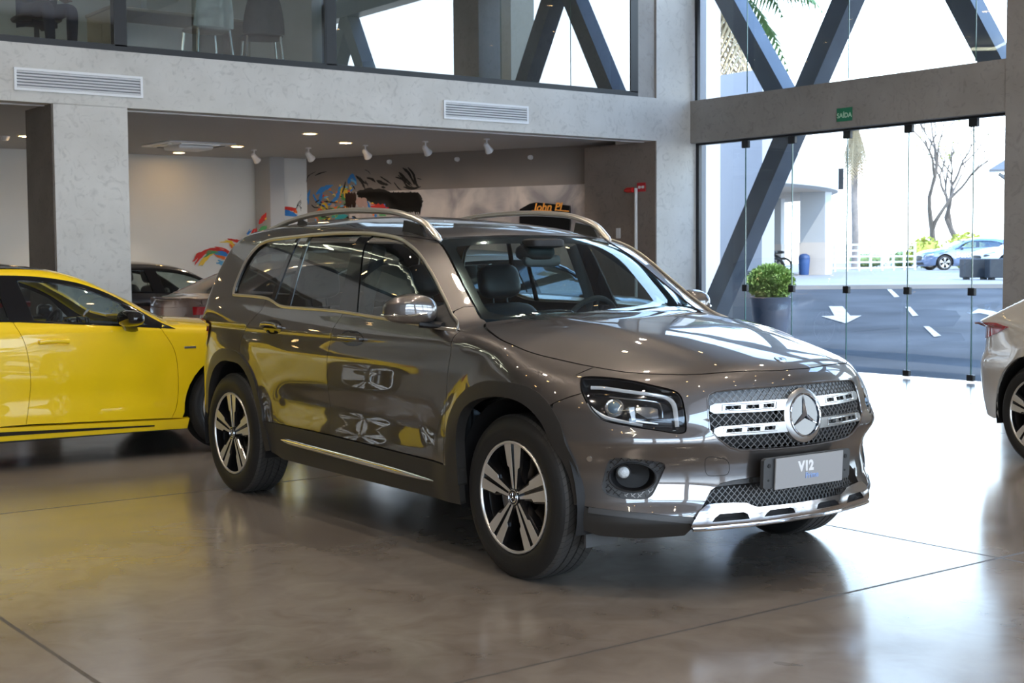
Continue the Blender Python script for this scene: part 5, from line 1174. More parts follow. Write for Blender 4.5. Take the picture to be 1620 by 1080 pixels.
mbs = {k: MB() for k in BR}; mbw = {k: MB() for k in BR}; mbk = {k: MB() for k in BR}; hs = {k: .004+.0016*i for i, k in enumerate(BR)}
def S(c, w, *pts, wall=onwall): stroke(mbs[c], pts, w, wall, hs[c]+(.032 if (wall is onwall and max(p[0] for p in pts) > 560 and max(p[1] for p in pts) > 300) else 0))
bk = onback
# left plume on the return wall
for c, w, p in (('red', .045, [(309, 416), (318, 402), (335, 396), (352, 392)]), ('red', .035, [(335, 393), (352, 397), (372, 405), (380, 409)]), ('red', .03, [(363, 378), (374, 380), (383, 384)]), ('orange', .05, [(366, 386), (374, 394), (380, 402)]), ('yellow', .035, [(318, 418), (326, 408), (338, 402)]),
    ('blue', .035, [(342, 401), (356, 402), (370, 408)]), ('light_blue', .045, [(345, 414), (356, 417), (370, 416)]), ('orange', .04, [(336, 398), (348, 406), (362, 410)]), ('green', .02, [(322, 404), (334, 399), (346, 399)]), ('red', .03, [(355, 429), (361, 436), (366, 440)]), ('yellow', .02, [(352, 382), (362, 384), (370, 390)])): [stroke(mbk[c], [(x+random.uniform(-5, 5), y+random.uniform(-3.5, 3.5)) for x, y in p], w*random.uniform(.25, .55), lambda x, y: at(x, y, Y=19.48), hs[c]+.0004*k_) for k_ in range(5)]
for c, w, p in (('red', .06, [(412, 352), (418, 342), (430, 335), (448, 332)]), ('blue', .06, [(428, 342), (442, 338), (458, 337), (472, 341)]), ('red', .045, [(432, 334), (448, 331), (466, 333), (480, 340)]), ('yellow', .03, [(418, 348), (428, 344), (434, 350), (426, 354)]), ('green', .04, [(408, 372), (416, 362), (424, 357)]), ('red', .03, [(398, 376), (403, 366), (406, 360)]), ('blue', .02, [(392, 372), (396, 364)]), ('orange', .035, [(466, 334), (474, 336), (482, 340)]), ('black', .010, [(470, 330), (474, 320), (486, 312)]), ('black', .008, [(476, 312), (480, 300), (484, 290)]), ('black', .010, [(474, 326), (480, 334), (486, 330)])): [stroke(mbw[c], [(x+random.uniform(-3, 3), y+random.uniform(-2.5, 2.5)) for x, y in p], w*random.uniform(.3, .6), bk, hs[c]+.0004*k_) for k_ in range(4)]
def Z(c, w, *pts, can=0, n_=1, j=0):
    for _ in range(n_): stroke(mbs[c], [(470+(x+random.uniform(-j, j))/7.04, 250+(y+random.uniform(-j, j))/7.04) for x, y in pts], w*(1 if n_ == 1 else random.uniform(.6, 1.2)), onwall, hs[c]+(.031 if can else 0))
Z('blue', .040, (215, 400), (300, 345), (405, 300)); Z('blue', .030, (280, 390), (262, 450), (258, 520)); Z('blue', .022, (148, 352), (125, 430), (132, 520)); Z('blue', .018, (180, 400), (215, 470), (262, 520))
Z('blue', .032, (482, 315), (460, 400), (435, 450), (352, 510)); Z('blue', .032, (575, 285), (600, 215), (640, 185)); Z('blue', .026, (612, 175), (640, 230), (660, 305)); Z('light_blue', .02, (600, 240), (640, 260), (668, 290))
for q_ in ((480, 300, 495, 450), (535, 300, 560, 440), (585, 310, 600, 350), (510, 330, 540, 460)): Z('yellow', .020, (q_[0], q_[1]), ((q_[0]+q_[2])/2+8, (q_[1]+q_[3])/2), (q_[2], q_[3]), n_=2, j=8)
Z('green', .022, (500, 400), (520, 440), (545, 470), n_=3, j=10); Z('black', .014, (545, 260), (530, 330), (500, 400)); Z('black', .012, (300, 480), (380, 490), (460, 500)); Z('black', .010, (165, 520), (200, 550), (250, 550))
Z('yellow', .045, (272, 560), (310, 530), (345, 570), n_=2, j=6); Z('red', .016, (285, 410), (300, 430)); Z('orange', .035, (360, 575), (430, 565), (480, 560)); Z('orange', .03, (0, 575), (30, 600), (62, 612)); Z('flesh', .03, (380, 545), (410, 530), (430, 540))
for q_, w in (([(660, 195), (720, 260), (770, 360)], .022), ([(700, 210), (750, 270), (800, 290)], .012), ([(760, 250), (780, 280), (800, 320)], .009), ([(780, 220), (840, 235), (882, 272)], .018), ([(890, 250), (960, 283), (1022, 300)], .026), ([(930, 205), (1000, 250), (1060, 292)], .012), ([(945, 322), (990, 332)], .018), ([(620, 300), (640, 330), (655, 355)], .010), ([(1180, 108), (1250, 170), (1312, 300)], .020), ([(1240, 105), (1300, 180), (1328, 280), (1368, 330)], .020), ([(1140, 158), (1200, 222), (1290, 302)], .022), ([(1100, 212), (1180, 240), (1232, 312), (1340, 340)], .016), ([(1190, 322), (1290, 342), (1385, 318)], .020), ([(1130, 190), (1210, 260), (1300, 330)], .014), ([(1220, 120), (1290, 240), (1350, 330)], .014), ([(1085, 270), (1130, 330), (1170, 360)], .010), ([(1340, 225), (1392, 238)], .006), ([(110, 270), (130, 200), (215, 150)], .006), ([(205, 195), (260, 170), (335, 150)], .010), ([(30, 360), (40, 300), (110, 255)], .006), ([(20, 420), (60, 410), (95, 385)], .008), ([(10, 500), (40, 470), (80, 530)], .009), ([(760, 130), (800, 150), (825, 185)], .005)): Z('black', w, *q_)
# dark head of hair and coloured band on the canvas
Z('flesh', .060, (690, 450), (720, 500), (740, 560), can=1); Z('flesh', .055, (740, 450), (770, 500), (780, 560), can=1)
for k in range(30): x = 560+k*3.6; Z('brown', .016, (x, 385+random.uniform(-8, 25)), (x+random.uniform(-8, 8), 460), (x+random.uniform(-14, 14), 545+random.uniform(0, 40)), can=1)
for q_ in ((835, 510, 1085, 520), (830, 540, 1090, 548), (845, 560, 1080, 566)): Z('red', .026, (q_[0], q_[1]), (960, q_[1]+4), (q_[2], q_[3]), can=1)
for q_ in ((795, 480, 830, 560), (985, 520, 1050, 490), (1000, 545, 1045, 515), (880, 628, 905, 645)): Z('blue', .022, (q_[0], q_[1]), ((q_[0]+q_[2])/2, (q_[1]+q_[3])/2+5), (q_[2], q_[3]), can=1)
Z('green', .016, (820, 482), (890, 474), (960, 482), can=1); Z('green', .020, (1000, 480), (1030, 465), (1055, 475), can=1); Z('yellow', .018, (842, 500), (870, 498), (900, 505), can=1); Z('green', .018, (930, 635), (970, 632), (1010, 640), can=1); Z('orange', .018, (855, 635), (875, 630), can=1)
Z('teal', .04, (430, 690), (490, 660), (570, 640)); Z('yellow', .035, (325, 700), (345, 680), (375, 672)); Z('orange', .02, (205, 655), (220, 680), (240, 700)); Z('green', .03, (250, 670), (300, 660), (330, 650)); Z('black', .03, (590, 640), (660, 650), (700, 690), n_=3, j=10)
for q_ in ((690, 392, 1050, 385), (695, 412, 1050, 405), (740, 430, 1060, 428), (820, 450, 1070, 450)): Z('black', .085, (q_[0], q_[1]), ((q_[0]+q_[2])/2, q_[1]+8), (q_[2], q_[3]), can=1)
for k in range(14): x = 1050+k*22; Z('black', .10, (x, 385), (x+12, 480), (min(1370, x+40), 600), can=1)
for k in range(60): x = random.uniform(680, 1040); y = random.uniform(378, 400); Z('black', .020, (x, y), (x+random.uniform(20, 60), y+random.uniform(12, 36)), (x+random.uniform(50, 120), min(478, y+random.uniform(30, 80))), can=1)
for k in range(90):
    x = random.uniform(1030, 1340); y = random.uniform(372, 430); Z('black', .016, (x, y), (x+random.uniform(0, 40), y+80), (min(1392, x+random.uniform(10, 70)), min(650, y+random.uniform(130, 230))), can=1)
for k in range(70):
    x = random.uniform(195, 610); y = random.uniform(300, 600) if x > 300 else random.uniform(480, 600); a = random.uniform(-1, 1); l = random.uniform(18, 55); Z(random.choice(['yellow', 'blue', 'green', 'black', 'red', 'orange', 'light_blue', 'yellow', 'black']), random.uniform(.006, .016), (x, y), (x+l*.5+6*a, y+l*.3*a), (x+l, y+l*a))
for k in range(34):
    x = random.uniform(190, 640); y = random.uniform(632, 700); a = random.uniform(-.6, .6); l = random.uniform(20, 60); Z(random.choice(['yellow', 'blue', 'green', 'black', 'teal', 'black', 'light_blue', 'yellow', 'red']), random.uniform(.010, .024), (x, y), (x+l*.5, y+l*.3*a), (x+l, y+l*a), can=int(x > 560))
for k in range(30): t = random.uniform(0, 1); Z('black', .022, (1330+20*t, 380+40*t), (1375+8*t, 470+40*t), (1385, 560+70*t), can=1)
for mbx, mo_ in ((mbs, mu), (mbw, mu2), (mbk, mu3)):
    for k, q in mbx.items():
        if q.v: o0 = tuple(mo_.location); q.v = [(v[0]-o0[0], v[1]-o0[1], v[2]-o0[2]) for v in q.v]; q.build(k+'_brush_strokes', BR[k], mo_, 0)
# black show sign leaning in front of the canvas
def ws(px, py, h): return onwall(px, py, h)
sg = empty('show_sign', tuple(onwall(862, 345, .07)), 0, 'black angular sign with orange lettering mounted on the pale canvas', 'sign'); O_ = np.array(sg.location)
pl_ = [(822, 331), (838, 322), (848, 320), (901, 325), (902, 352), (900, 372), (822, 372)]; m = MB(); fr_ = [ws(x, y, .07)-O_ for x, y in pl_]; bk_ = [ws(x, y, .07)-O_-PN*.036 for x, y in pl_]; k = len(pl_); m.add([tuple(v) for v in fr_+bk_], [tuple(range(k)), tuple(range(k, 2*k))[::-1]]+[(i, k+i, k+(i+1) % k, (i+1) % k) for i in range(k)]); m.build('board', M_['gloss'], sg, 10)
om = mat('orange_print', (.95, .38, .06), .4)
def wtext(txt, size, px, py, h, mt_, name, parent, O_, bold=0, shear=0):
    p = ws(px, py, h)-O_; M = Matrix(((PD[0], 0, PN[0], p[0]), (PD[1], 0, PN[1], p[1]), (0, 1, 0, p[2]), (0, 0, 0, 1))); return words(txt, size, mt_, name, parent, M, .001, bold, shear)
wtext('John Pl', .155, 866, 328, .073, om, 'lettering', sg, O_, .004, .25)
m = MB()
for x0, y0, x1, y1 in ((841, 334, 873, 334.5), (880, 333, 900, 335), (884, 338, 900, 339.5), (846, 337, 866, 337.3)): a_, b_ = ws(x0, y0, .073)-O_, ws(x1, y1, .073)-O_; m.add([tuple(a_), tuple(b_), tuple(b_+(0, 0, .016)), tuple(a_+(0, 0, .016))], [(0, 1, 2, 3)])
m.build('small_print_lines', om, sg, 0)
# hydrant sign, pipe, switch
p = at(1015, 296, X=12.238); t = empty('fire_hydrant_sign', (12.238, p[1], p[2]), 0, 'small red fire equipment sign on the shaded column side', 'sign')
m = MB(); m.box((-.004, 0, 0), (.006, .165, .115)); m.build('sign_plate', mat('sign_red', (.55, .02, .03), .4), t); m = MB()
for y_ in (.035, -.035): m.box((-.009, y_, 0), (.002, .045, .035))
m.box((-.009, 0, 0), (.002, .04, .012)); m.build('pictogram', M_['white'], t)
m = MB(); pp = at(1006, 300, X=12.20); m.tube([(12.20, pp[1], 0), (12.20, pp[1], pp[2]+.02)], .022, 12); o = tag(m.build('hose_pipe', M_['whitemetal'], None), 'pale vertical standpipe on the shaded column side', 'pipe')
m = MB(); m.box((12.20, pp[1], pp[2]-1.02), (.05, .05, .035)); m.build('pipe_clip', mat('clip_red', (.5, .04, .03), .5), o)
m = MB(); m.cyl((12.19, pp[1]+.04, pp[2]), (12.19, pp[1]+.16, pp[2]), .035, 12).cyl((12.19, pp[1]+.16, pp[2]), (12.19, pp[1]+.20, pp[2]), .022, 12); m.build('red_valve', mat('valve_red', (.55, .02, .02), .35), o)
p = at(977, 369, X=12.236); m = MB(); m.box((0, 0, 0), (.014, .085, .135), bev=.004); o = tag(m.build('switch_plate', M_['whitemetal'], None), 'white switch plate on the shaded column side', 'switch'); o.location = (12.231, p[1]-.02, p[2])
# exit sign on the beam
p = at(1336, 181, X=12.845); t = empty('exit_sign', (12.848, p[1], p[2]), 0, 'small green exit sign on the beam over the glass doors', 'sign')
m = MB(); m.box((-.003, 0, 0), (.006, .225, .155)); m.build('sign_plate', mat('sign_green', (.015, .20, .10), .45), t); M = Matrix(((0, 0, -1, -.0072), (-1, 0, 0, 0), (0, 1, 0, -.012), (0, 0, 0, 1)))
words('SAÍDA', .078, mat('sign_pale_green', (.55, .80, .60), .5), 'lettering', t, M, .0006, .0012)
# ---------------------------------------------------------------- upstairs office seen through the glass
woodm = mat('pale_desk_board', (.42, .37, .30), .5); plast = mat('translucent_chair_shell', (.55, .56, .55), .25, coat=.6); legm = mat('thin_steel', (.6, .6, .6), .25, 1)
def desk(x, y, w_, lab, grp=None):
    t = empty('office_desk', (x, y, 3.41), 0, lab, 'desk', grp); m = MB(); m.box((0, 0, .73), (w_, .75, .035), bev=.006); m.build('desk_top', woodm, t)
    for sx_ in (-1, 1): m = MB(); m.box((sx_*(w_/2-.03), 0, .355), (.035, .70, .71)); m.build('side_panel', woodm, t)
    m = MB(); m.box((0, .30, .45), (w_-.1, .02, .45)); m.build('modesty_panel', M_['wallwhite'], t); return t
desk(6.5, 15.15, 1.7, 'pale desk upstairs behind the middle office window'); desk(3.4, 15.2, 1.8, 'pale desk upstairs behind the left office window')
def chair(x, y, rz, lab, shell, grp=None):
    t = empty('office_chair', (x, y, 3.41), rz, lab, 'chair', grp)
    m = MB(); m.sup((0, 0, .45), (.46, .46, .05), 4, 20, 8); m.build('seat', shell, t)
    m = MB(); vs = []; fs = []; nx, nz_ = 12, 10
    for o_ in (0, .012):
        for j in range(nz_+1):
            for i in range(nx+1):
                u = i/nx*2-1; v = j/nz_; wd = .23*(1-.25*v*v); vs.append((u*wd, .22+.05*v-.05*u*u+o_, .46+.42*v-.05*abs(u)**3*v))
    k = (nx+1)*(nz_+1)
    for j in range(nz_):
        for i in range(nx): a = j*(nx+1)+i; fs += [(a, a+1, a+nx+2, a+nx+1), (k+a, k+a+nx+1, k+a+nx+2, k+a+1)]
    m.add(vs, fs); m.build('backrest', shell, t)
    for sx_ in (-1, 1):
        for sy_ in (-1, 1): m = MB(); m.tube([(sx_*.18, sy_*.18, .44), (sx_*.22, sy_*.22, 0)], .014, 8); m.build('leg', legm, t)
    return t
chair(6.45, 14.05, PI, 'pale shell chair upstairs pushed towards the middle office window', plast); chair(7.15, 14.15, PI*.9, 'black office chair upstairs beside the pale shell chair', M_['leather'])
m = MB(); m.lathe([(.03, 0), (.034, .01), (.034, .12), (.030, .16), (.014, .19), (.014, .22), (0, .222)], ax='Z', n=16); o = tag(m.build('water_bottle', M_['lens'], None), 'clear water bottle standing on the upstairs desk', 'bottle'); o.location = (6.05, 14.78, 4.158)
orc = empty('orchid', (8.35, 13.75, 3.41), 0, 'white orchid in a pot upstairs behind the right office window', 'plant'); m = MB(); m.lathe([(0, 0), (.09, 0), (.12, .22), (.10, .22), (0, .20)], ax='Z', n=16); m.build('pot', plast, orc)
m = MB(); m.tube(cr([(0, 0, .2), (.02, 0, .5), (.08, 0, .72), (.2, 0, .80)], 4), .006, 6); m.build('stem', bpy.data.materials['grille_mesh_grey'], orc); m = MB(); rr_ = random.Random(3)
for k in range(26): f = rr_.random(); c = (.02+.16*f*f+rr_.gauss(0, .03), rr_.gauss(0, .03), .42+.38*f); m.sup(c, (.07, .02, .06), 2, 8, 5, M=Matrix.Rotation(rr_.uniform(0, 3), 3, 'Z'))
m.build('petals', M_['white'], orc)
# seated person behind the left window: one continuous body, clothing as shells
def person(loc, rz):
    t = empty('person', loc, rz, 'person in dark jeans sitting upstairs behind the left office window', 'person')
    J = {'pelvis': (0, 0, .50), 'chest': (0, .05, .80), 'neck': (0, .04, 1.02), 'head': (0, -.01, 1.12), 'crown': (0, -.01, 1.26), 'hl': (.10, 0, .50), 'hr': (-.10, 0, .50), 'kl': (.14, -.42, .52), 'kr': (-.14, -.42, .52), 'al': (.14, -.40, .09), 'ar': (-.14, -.46, .09), 'tl': (.15, -.55, .04), 'tr': (-.15, -.61, .04),
         'sl': (.18, .05, .95), 'sr': (-.18, .05, .95), 'el': (.24, -.06, .70), 'er': (-.24, -.06, .70), 'wl': (.14, -.28, .62), 'wr': (-.14, -.28, .62), 'pl': (.12, -.35, .60), 'pr': (-.12, -.35, .60)}
    Rr = dict(pelvis=.13, chest=.135, neck=.055, head=.085, crown=.07, hl=.09, hr=.09, kl=.062, kr=.062, al=.042, ar=.042, tl=.035, tr=.035, sl=.06, sr=.06, el=.042, er=.042, wl=.028, wr=.028, pl=.03, pr=.03)
    E = [('pelvis', 'chest'), ('chest', 'neck'), ('neck', 'head'), ('head', 'crown'), ('pelvis', 'hl'), ('pelvis', 'hr'), ('hl', 'kl'), ('hr', 'kr'), ('kl', 'al'), ('kr', 'ar'), ('al', 'tl'), ('ar', 'tr'), ('chest', 'sl'), ('chest', 'sr'), ('sl', 'el'), ('sr', 'er'), ('el', 'wl'), ('er', 'wr'), ('wl', 'pl'), ('wr', 'pr')]
    for s_, sg_ in (('l', 1), ('r', -1)):
        px_, py_, pz_ = J['p'+s_]
        for k in range(4):
            a = (px_+sg_*(-.024+.016*k), py_-.035, pz_+.004); L = (.034, .040, .037, .028)[k]; J['f%s%d' % (s_, k)] = a; J['g%s%d' % (s_, k)] = (a[0], a[1]-L, a[2]-.012); Rr['f%s%d' % (s_, k)] = .009; Rr['g%s%d' % (s_, k)] = .008
            E += [('p'+s_, 'f%s%d' % (s_, k)), ('f%s%d' % (s_, k), 'g%s%d' % (s_, k))]
        J['u'+s_] = (px_-sg_*.038, py_-.012, pz_); J['v'+s_] = (px_-sg_*.052, py_-.040, pz_-.006); Rr['u'+s_] = .011; Rr['v'+s_] = .009; E += [('p'+s_, 'u'+s_), ('u'+s_, 'v'+s_)]
    def skin(name, keys, grow, mt_, parent):
        ks = [k for k in J if k in keys]; ix = {k: i for i, k in enumerate(ks)}; me = bpy.data.meshes.new(name); me.from_pydata([J[k] for k in ks], [(ix[a], ix[b]) for a, b in E if a in ix and b in ix], []); o = bpy.data.objects.new(name, me); COL.objects.link(o)
        md = o.modifiers.new('skin', 'SKIN'); md.use_smooth_shade = True
        for k, v in zip(ks, me.skin_vertices[0].data): v.radius = (Rr[k]*grow, Rr[k]*grow)
        me.skin_vertices[0].data[0].use_root = True; o.modifiers.new('sub', 'SUBSURF').levels = 2; o.modifiers['sub'].render_levels = 2; bpy.context.view_layer.update(); dg = bpy.context.evaluated_depsgraph_get(); m2 = bpy.data.meshes.new_from_object(o.evaluated_get(dg)); bpy.data.objects.remove(o); return link(name, m2, mt_, parent)
    skin('body', set(J), 1, mat('skin', (.42, .25, .18), .5), t)
    skin('jeans', {'pelvis', 'hl', 'hr', 'kl', 'kr', 'al', 'ar'}, 1.12, mat('dark_denim', (.02, .03, .06), .8), t); skin('shirt', {'pelvis', 'chest', 'sl', 'sr', 'el', 'er'}, 1.13, mat('dark_shirt', (.03, .03, .035), .8), t)
    for s_ in ('l', 'r'):
        a, b = J['a'+s_], J['t'+s_]; q = MB(); q.sup((a[0], (a[1]+b[1])/2-.01, .045), (.10, .28, .085), 3, 18, 10); q.build('shoe', M_['leather'], t)
    hm = mat('dark_hair', (.02, .015, .01), .7); q = MB(); q.sup((0, .015, 1.235), (.19, .22, .15), 2.3, 20, 12); q.build('hair', hm, t)
    q = MB(); q.sup((0, -.10, 1.145), (.024, .03, .045), 2, 10, 6); q.build('nose', bpy.data.materials['skin'], t); return t
person((4.72, 14.35, 3.41), .25)
q = MB(); q.sup((0, 0, .44), (.46, .46, .06), 4, 18, 8); q.lathe([(.24, 0), (.24, .02), (.03, .05), (.025, .42)], ax='Z', n=18); o = tag(q.build('stool', M_['leather'], None), 'black office stool under the seated person upstairs', 'stool'); o.location = (4.72, 14.36, 3.41)
for x, lab in ((3.0, 'warm downlight in the upstairs ceiling behind the left window'), (6.4, 'warm downlight in the upstairs ceiling behind the middle window'), (9.6, 'warm downlight in the upstairs ceiling behind the right window')): downlight(x, 15.6, 5.949, lab, None, 40, .09)

# ---------------------------------------------------------------- outdoors
def asphalt():
    m = mat('asphalt', (.045, .048, .053), .9, spec=.12, noise=.25, nscale=.5, bump=.2, bscale=60, rvar=.15, ndet=8); return m
def kl(t): a, b = np.array([25.2, 22.4, .60]), np.array([29.4, 19.2, .60]); return a+(b-a)*t
k0, k1 = kl(-4), kl(6)
m = MB(); nx = 24
def rise(s_): return .6*s_**1.15
row0 = (np.array([13.14, 36., -.06]), np.array([13.14, -16., -.06])); vs = []
for i in range(nx+1):
    s_ = i/nx; z = rise(s_)-.05*(1-s_)
    for j in range(41): t_ = j/40; p = (row0[0]*(1-t_)+row0[1]*t_)*(1-s_)+(k0*(1-t_)+k1*t_)*s_; vs.append((p[0], p[1], z))
m.add(vs, [(41*i+j, 41*i+j+1, 41*i+j+42, 41*i+j+41) for i in range(nx) for j in range(40)]); struct('forecourt', m, asphalt())
def gz(x, y):
    """height of the forecourt at x, y"""
    return 0
kd = (k1-k0); kd /= np.linalg.norm(kd); kn = np.array([-kd[1], kd[0], 0]); kn = kn if kn @ np.array([1, 1, 0]) > 0 else -kn
m = MB(); a, b = k0+(0, 0, -.1), k1+(0, 0, -.1); far = 60; pv = [a, b, b+(0, 0, .2), a+(0, 0, .2), b+kn*12+(0, 0, .26), a+kn*12+(0, 0, .26), b+kn*90+(0, 0, .30), a+kn*90+(0, 0, .30)]; m.add([tuple(v) for v in pv], [(0, 1, 2, 3), (3, 2, 4, 5), (5, 4, 6, 7)]); struct('pavement', m, mat('pale_concrete_paving', (.20, .19, .18), .8, noise=.08, nscale=.8), 0)
ZP = .78
# painted road marks: arrows and dashes following the slope
def road(px, py):
    """sight line met with the forecourt"""
    d = CF+CR*((px-810)/FPX)+CU*((540-py)/FPX); o_ = np.array([0, 0, EYE]); lo, hi = 14., 40.
    def gap(t):
        p = o_+d*t; 
        # parameter across the ruled surface
        s_ = 0.
        for _ in range(30):
            A = row0[0]*(1-s_)+k0*s_; B2 = row0[1]*(1-s_)+k1*s_; e = B2-A; nn = np.array([-e[1], e[0], 0]); nn = nn if nn[0]+nn[1] > 0 else -nn; nn /= np.linalg.norm(nn); s_ += ((p-A) @ nn)/22
            s_ = min(max(s_, 0), 1)
        return p[2]-(rise(s_)-.05*(1-s_)), p
    for _ in range(40):
        mid = (lo+hi)/2; g, p = gap(mid); lo, hi = (mid, hi) if g > 0 else (lo, mid)
    return p+(0, 0, .012)
rp_ = mat('worn_road_paint', (.30, .27, .24), .7, noise=.12, nscale=6)
for lab, pts in (('white arrow painted on the forecourt behind the left glass doors', [(1311, 485), (1333, 485), (1345, 500), (1363, 500), (1341, 511), (1337, 512), (1299, 501), (1320, 500)]), ('pale arrow painted on the forecourt near the white car', [(1534, 497), (1548, 489), (1572, 493), (1584, 497), (1587, 510), (1570, 500), (1550, 496)])):
    m = MB(); m.add([tuple(road(*p)) for p in pts], [tuple(range(len(pts)))]); tag(m.build('road_arrow', rp_, None, 0), lab, 'road marking')
for lab, pts in (('short pale dash nearest the kerb', [(1403, 458), (1410, 458), (1423, 470), (1415, 471)]), ('short pale dash in the middle of the forecourt', [(1432, 486), (1440, 486), (1453, 500), (1444, 501)]), ('short pale dash nearest the glass', [(1461, 517), (1470, 517), (1489, 532), (1478, 534)])):
    m = MB(); m.add([tuple(road(*p)) for p in pts], [tuple(range(len(pts)))]); tag(m.build('road_dash', rp_, None, 0), lab+', painted on the road', 'road marking', 'dashes painted on the road')
# neighbouring building wing on the left and its dark base
wm = mat('lavender_grey_render', (.36, .37, .40), .8, noise=.02, nscale=1); 
a = at(1205, 450, X=17.0); m = MB(); m.box((17.15, a[1]+4, 2.8), (.3, 8, 3.3)); struct('neighbour_wall', m, wm); m = MB(); m.box((17.13, a[1]+4, .55), (.3, 8, 1.2)); struct('neighbour_wall_base', m, mat('dark_blue_base', (.05, .065, .085), .4))
a = at(1117, 300, X=14.85); m = MB(); m.box((15.0, a[1]+.6, 2.6), (.3, 1.2, 6.5)); struct('outer_pier', m, mat('white_pier', (.46, .47, .48), .7))
# round canopy building
cw = mat('white_render', (.34, .35, .36), .7); R0 = 14.4; c0 = np.array([-2.35*CR[0]+52.8*CF[0], -2.35*CR[1]+52.8*CF[1]])
t = empty('round_canopy', (c0[0], c0[1], 0), 0, 'white round drive-through canopy on pillars outside', 'building')
m = MB(); m.lathe([(R0-.25, 3.60), (R0, 3.68), (R0, 4.62), (R0-.2, 4.68), (R0-6, 4.70)], ax='Z', n=90); m.build('canopy_ring', cw, t)
m = MB(); m.lathe([(R0-6, 3.62), (R0-.25, 3.60)], ax='Z', n=90); m.build('canopy_soffit', mat('warm_soffit', (.50, .44, .38), .8), t)
m = MB(); m.lathe([(R0-6, .7), (R0-6, 3.62)], ax='Z', n=60); m.build('back_wall', mat('pale_back_wall', (.72, .70, .68), .8), t)
for px, D_, w_ in ((1290, 48, .88), (1228, 53, .5)):
    d = CF+CR*((px-810)/FPX)+CU*((540-430)/FPX); p = d*D_-np.array([*c0, 0]); m = MB(); m.box((p[0], p[1], 2.2), (w_, w_, 2.85), rz=.45); m.build('pillar', cw, t); m = MB(); m.box((p[0], p[1], 1.3), (w_+.04, w_+.04, 1.15), rz=.45); m.build('pillar_base', mat('stone_base', (.45, .40, .36), .8), t)
d = CF+CR*((1329-810)/FPX)+CU*((540-283)/FPX); p = d*49.6+(0, 0, EYE)-np.array([*c0, 0]); m = MB(); m.box((p[0], p[1], p[2]), (.12, .25, .75), rz=.6); m.build('wall_lamp', M_['frame'], t)
# palms
trunk = mat('palm_trunk', (.20, .17, .15), .9, noise=.2, nscale=4, bump=.5, bscale=12); frond = mat('palm_green', (.10, .20, .07), .6, noise=.3, nscale=2); dead = mat('dry_frond', (.35, .27, .16), .8)
def palm(base, h, lab, nf=22, L=2.0, seed=1, r=.2, bloom=True, tk=True, up=0):
    rnd = random.Random(seed); t = empty('palm_tree', base, 0, lab, 'palm tree')
    if tk:
        m = MB(); m.tube([(.05*math.sin(i*.7), 0, h*i/12) for i in range(13)], [r*(1.15-.25*i/12)*(1+.04*(i % 2)) for i in range(13)], 12); m.build('trunk', trunk, t)
    for col_, cnt, nm, dr in ((frond, nf, 'frond', 0), (dead, nf//3 if not up else nf, 'dry_frond', 1)):
        LL = L; L = L*(.55 if dr and up else 1)
        for k in range(cnt):
            g = rnd.uniform(0, 2*PI); el = rnd.uniform(-.1+up, 1.2+up*.4) if not dr else rnd.uniform(-1.4, -1.1) if up else rnd.uniform(-1.3, -.8); m = MB(); n = 12; P = []
            for i in range(n+1):
                s_ = i/n; rr = L*s_*math.cos(el)*(1-.15*s_*s_); P.append(np.array([rr*math.cos(g), rr*math.sin(g), h+L*s_*math.sin(el)-L*.55*s_**2.2]))
            m.tube([tuple(p) for p in P], [.03*(1-.85*i/n) for i in range(n+1)], 5)
            for i in range(1, n+1):
                for q_ in (0, .5):
                    p = P[i-1]+(P[i]-P[i-1])*q_; d = P[i]-P[i-1]; d /= np.linalg.norm(d); sd = np.cross(d, (0, 0, 1)); sd /= max(np.linalg.norm(sd), .01); ll = L*.26*math.sin(PI*min(1, i/n*.85+.12))
                    for sg_ in (-1, 1):
                        e = p+(sd*sg_*.8+d*.5+np.array([0, 0, -.55-rnd.random()*.3]))*ll; w_ = .018*L; m.add([tuple(p-d*w_), tuple(p+d*w_), tuple(e)], [(0, 1, 2)])
            m.build(nm, col_, t, 0)
        L = LL
    return t
p = at(1352, 392, X=52); palm((p[0], p[1], ZP-.02), at(1352, 196, X=52)[2]-ZP, 'tall palm with a dry skirt beyond the glass doors', 20, 3.6, 3, .15, up=.7)
p = at(1122, 170, X=22); palm((p[0], p[1], .40), at(1122, -30, X=22)[2]-.4, 'palm whose fronds hang in from the left of the upper glass', 34, 3.1, 8, .16)
# bare trees
bark = mat('grey_bark', (.11, .09, .075), .9, noise=.2, nscale=5); leafy = mat('young_leaf', (.40, .42, .10), .7)
def tree(base, h, lab, seed, spread=.5, leaves=60):
    rnd = random.Random(seed); t = empty('bare_tree', base, 0, lab, 'tree'); m = MB(); lm = MB(); tips = []
    def br(p, d, L, r, dep):
        pts = [p]; q = np.array(p)
        for i in range(4):
            d2 = d+np.array([rnd.gauss(0, .13), rnd.gauss(0, .13), rnd.gauss(.03, .06)]); d2 /= np.linalg.norm(d2); d = d2; q = q+d*L/4; pts.append(q.copy())
        m.tube([tuple(a) for a in pts], [r*(1-.1*i) for i in range(5)], 6)
        if dep == 0: tips.append(q); return
        for k in range(rnd.choice((2, 2, 3))):
            e = d+np.array([rnd.gauss(0, spread), rnd.gauss(0, spread), rnd.uniform(.0, .35)]); e /= np.linalg.norm(e); br(q if k else pts[3], e, L*rnd.uniform(.62, .85), r*.62, dep-1)
    br(np.array([0, 0, 0.]), np.array([0, 0, 1.]), h*.30, h*.022, 5); m.build('branches', bark, t)
    for k in range(leaves):
        q = rnd.choice(tips)+np.array([rnd.gauss(0, .12) for _ in range(3)]); lm.add([tuple(q+np.array([rnd.uniform(-.09, .09) for _ in range(3)])) for _ in range(4)], [(0, 1, 2), (0, 2, 3)])
    lm.build('leaves', leafy, t, 0); return t
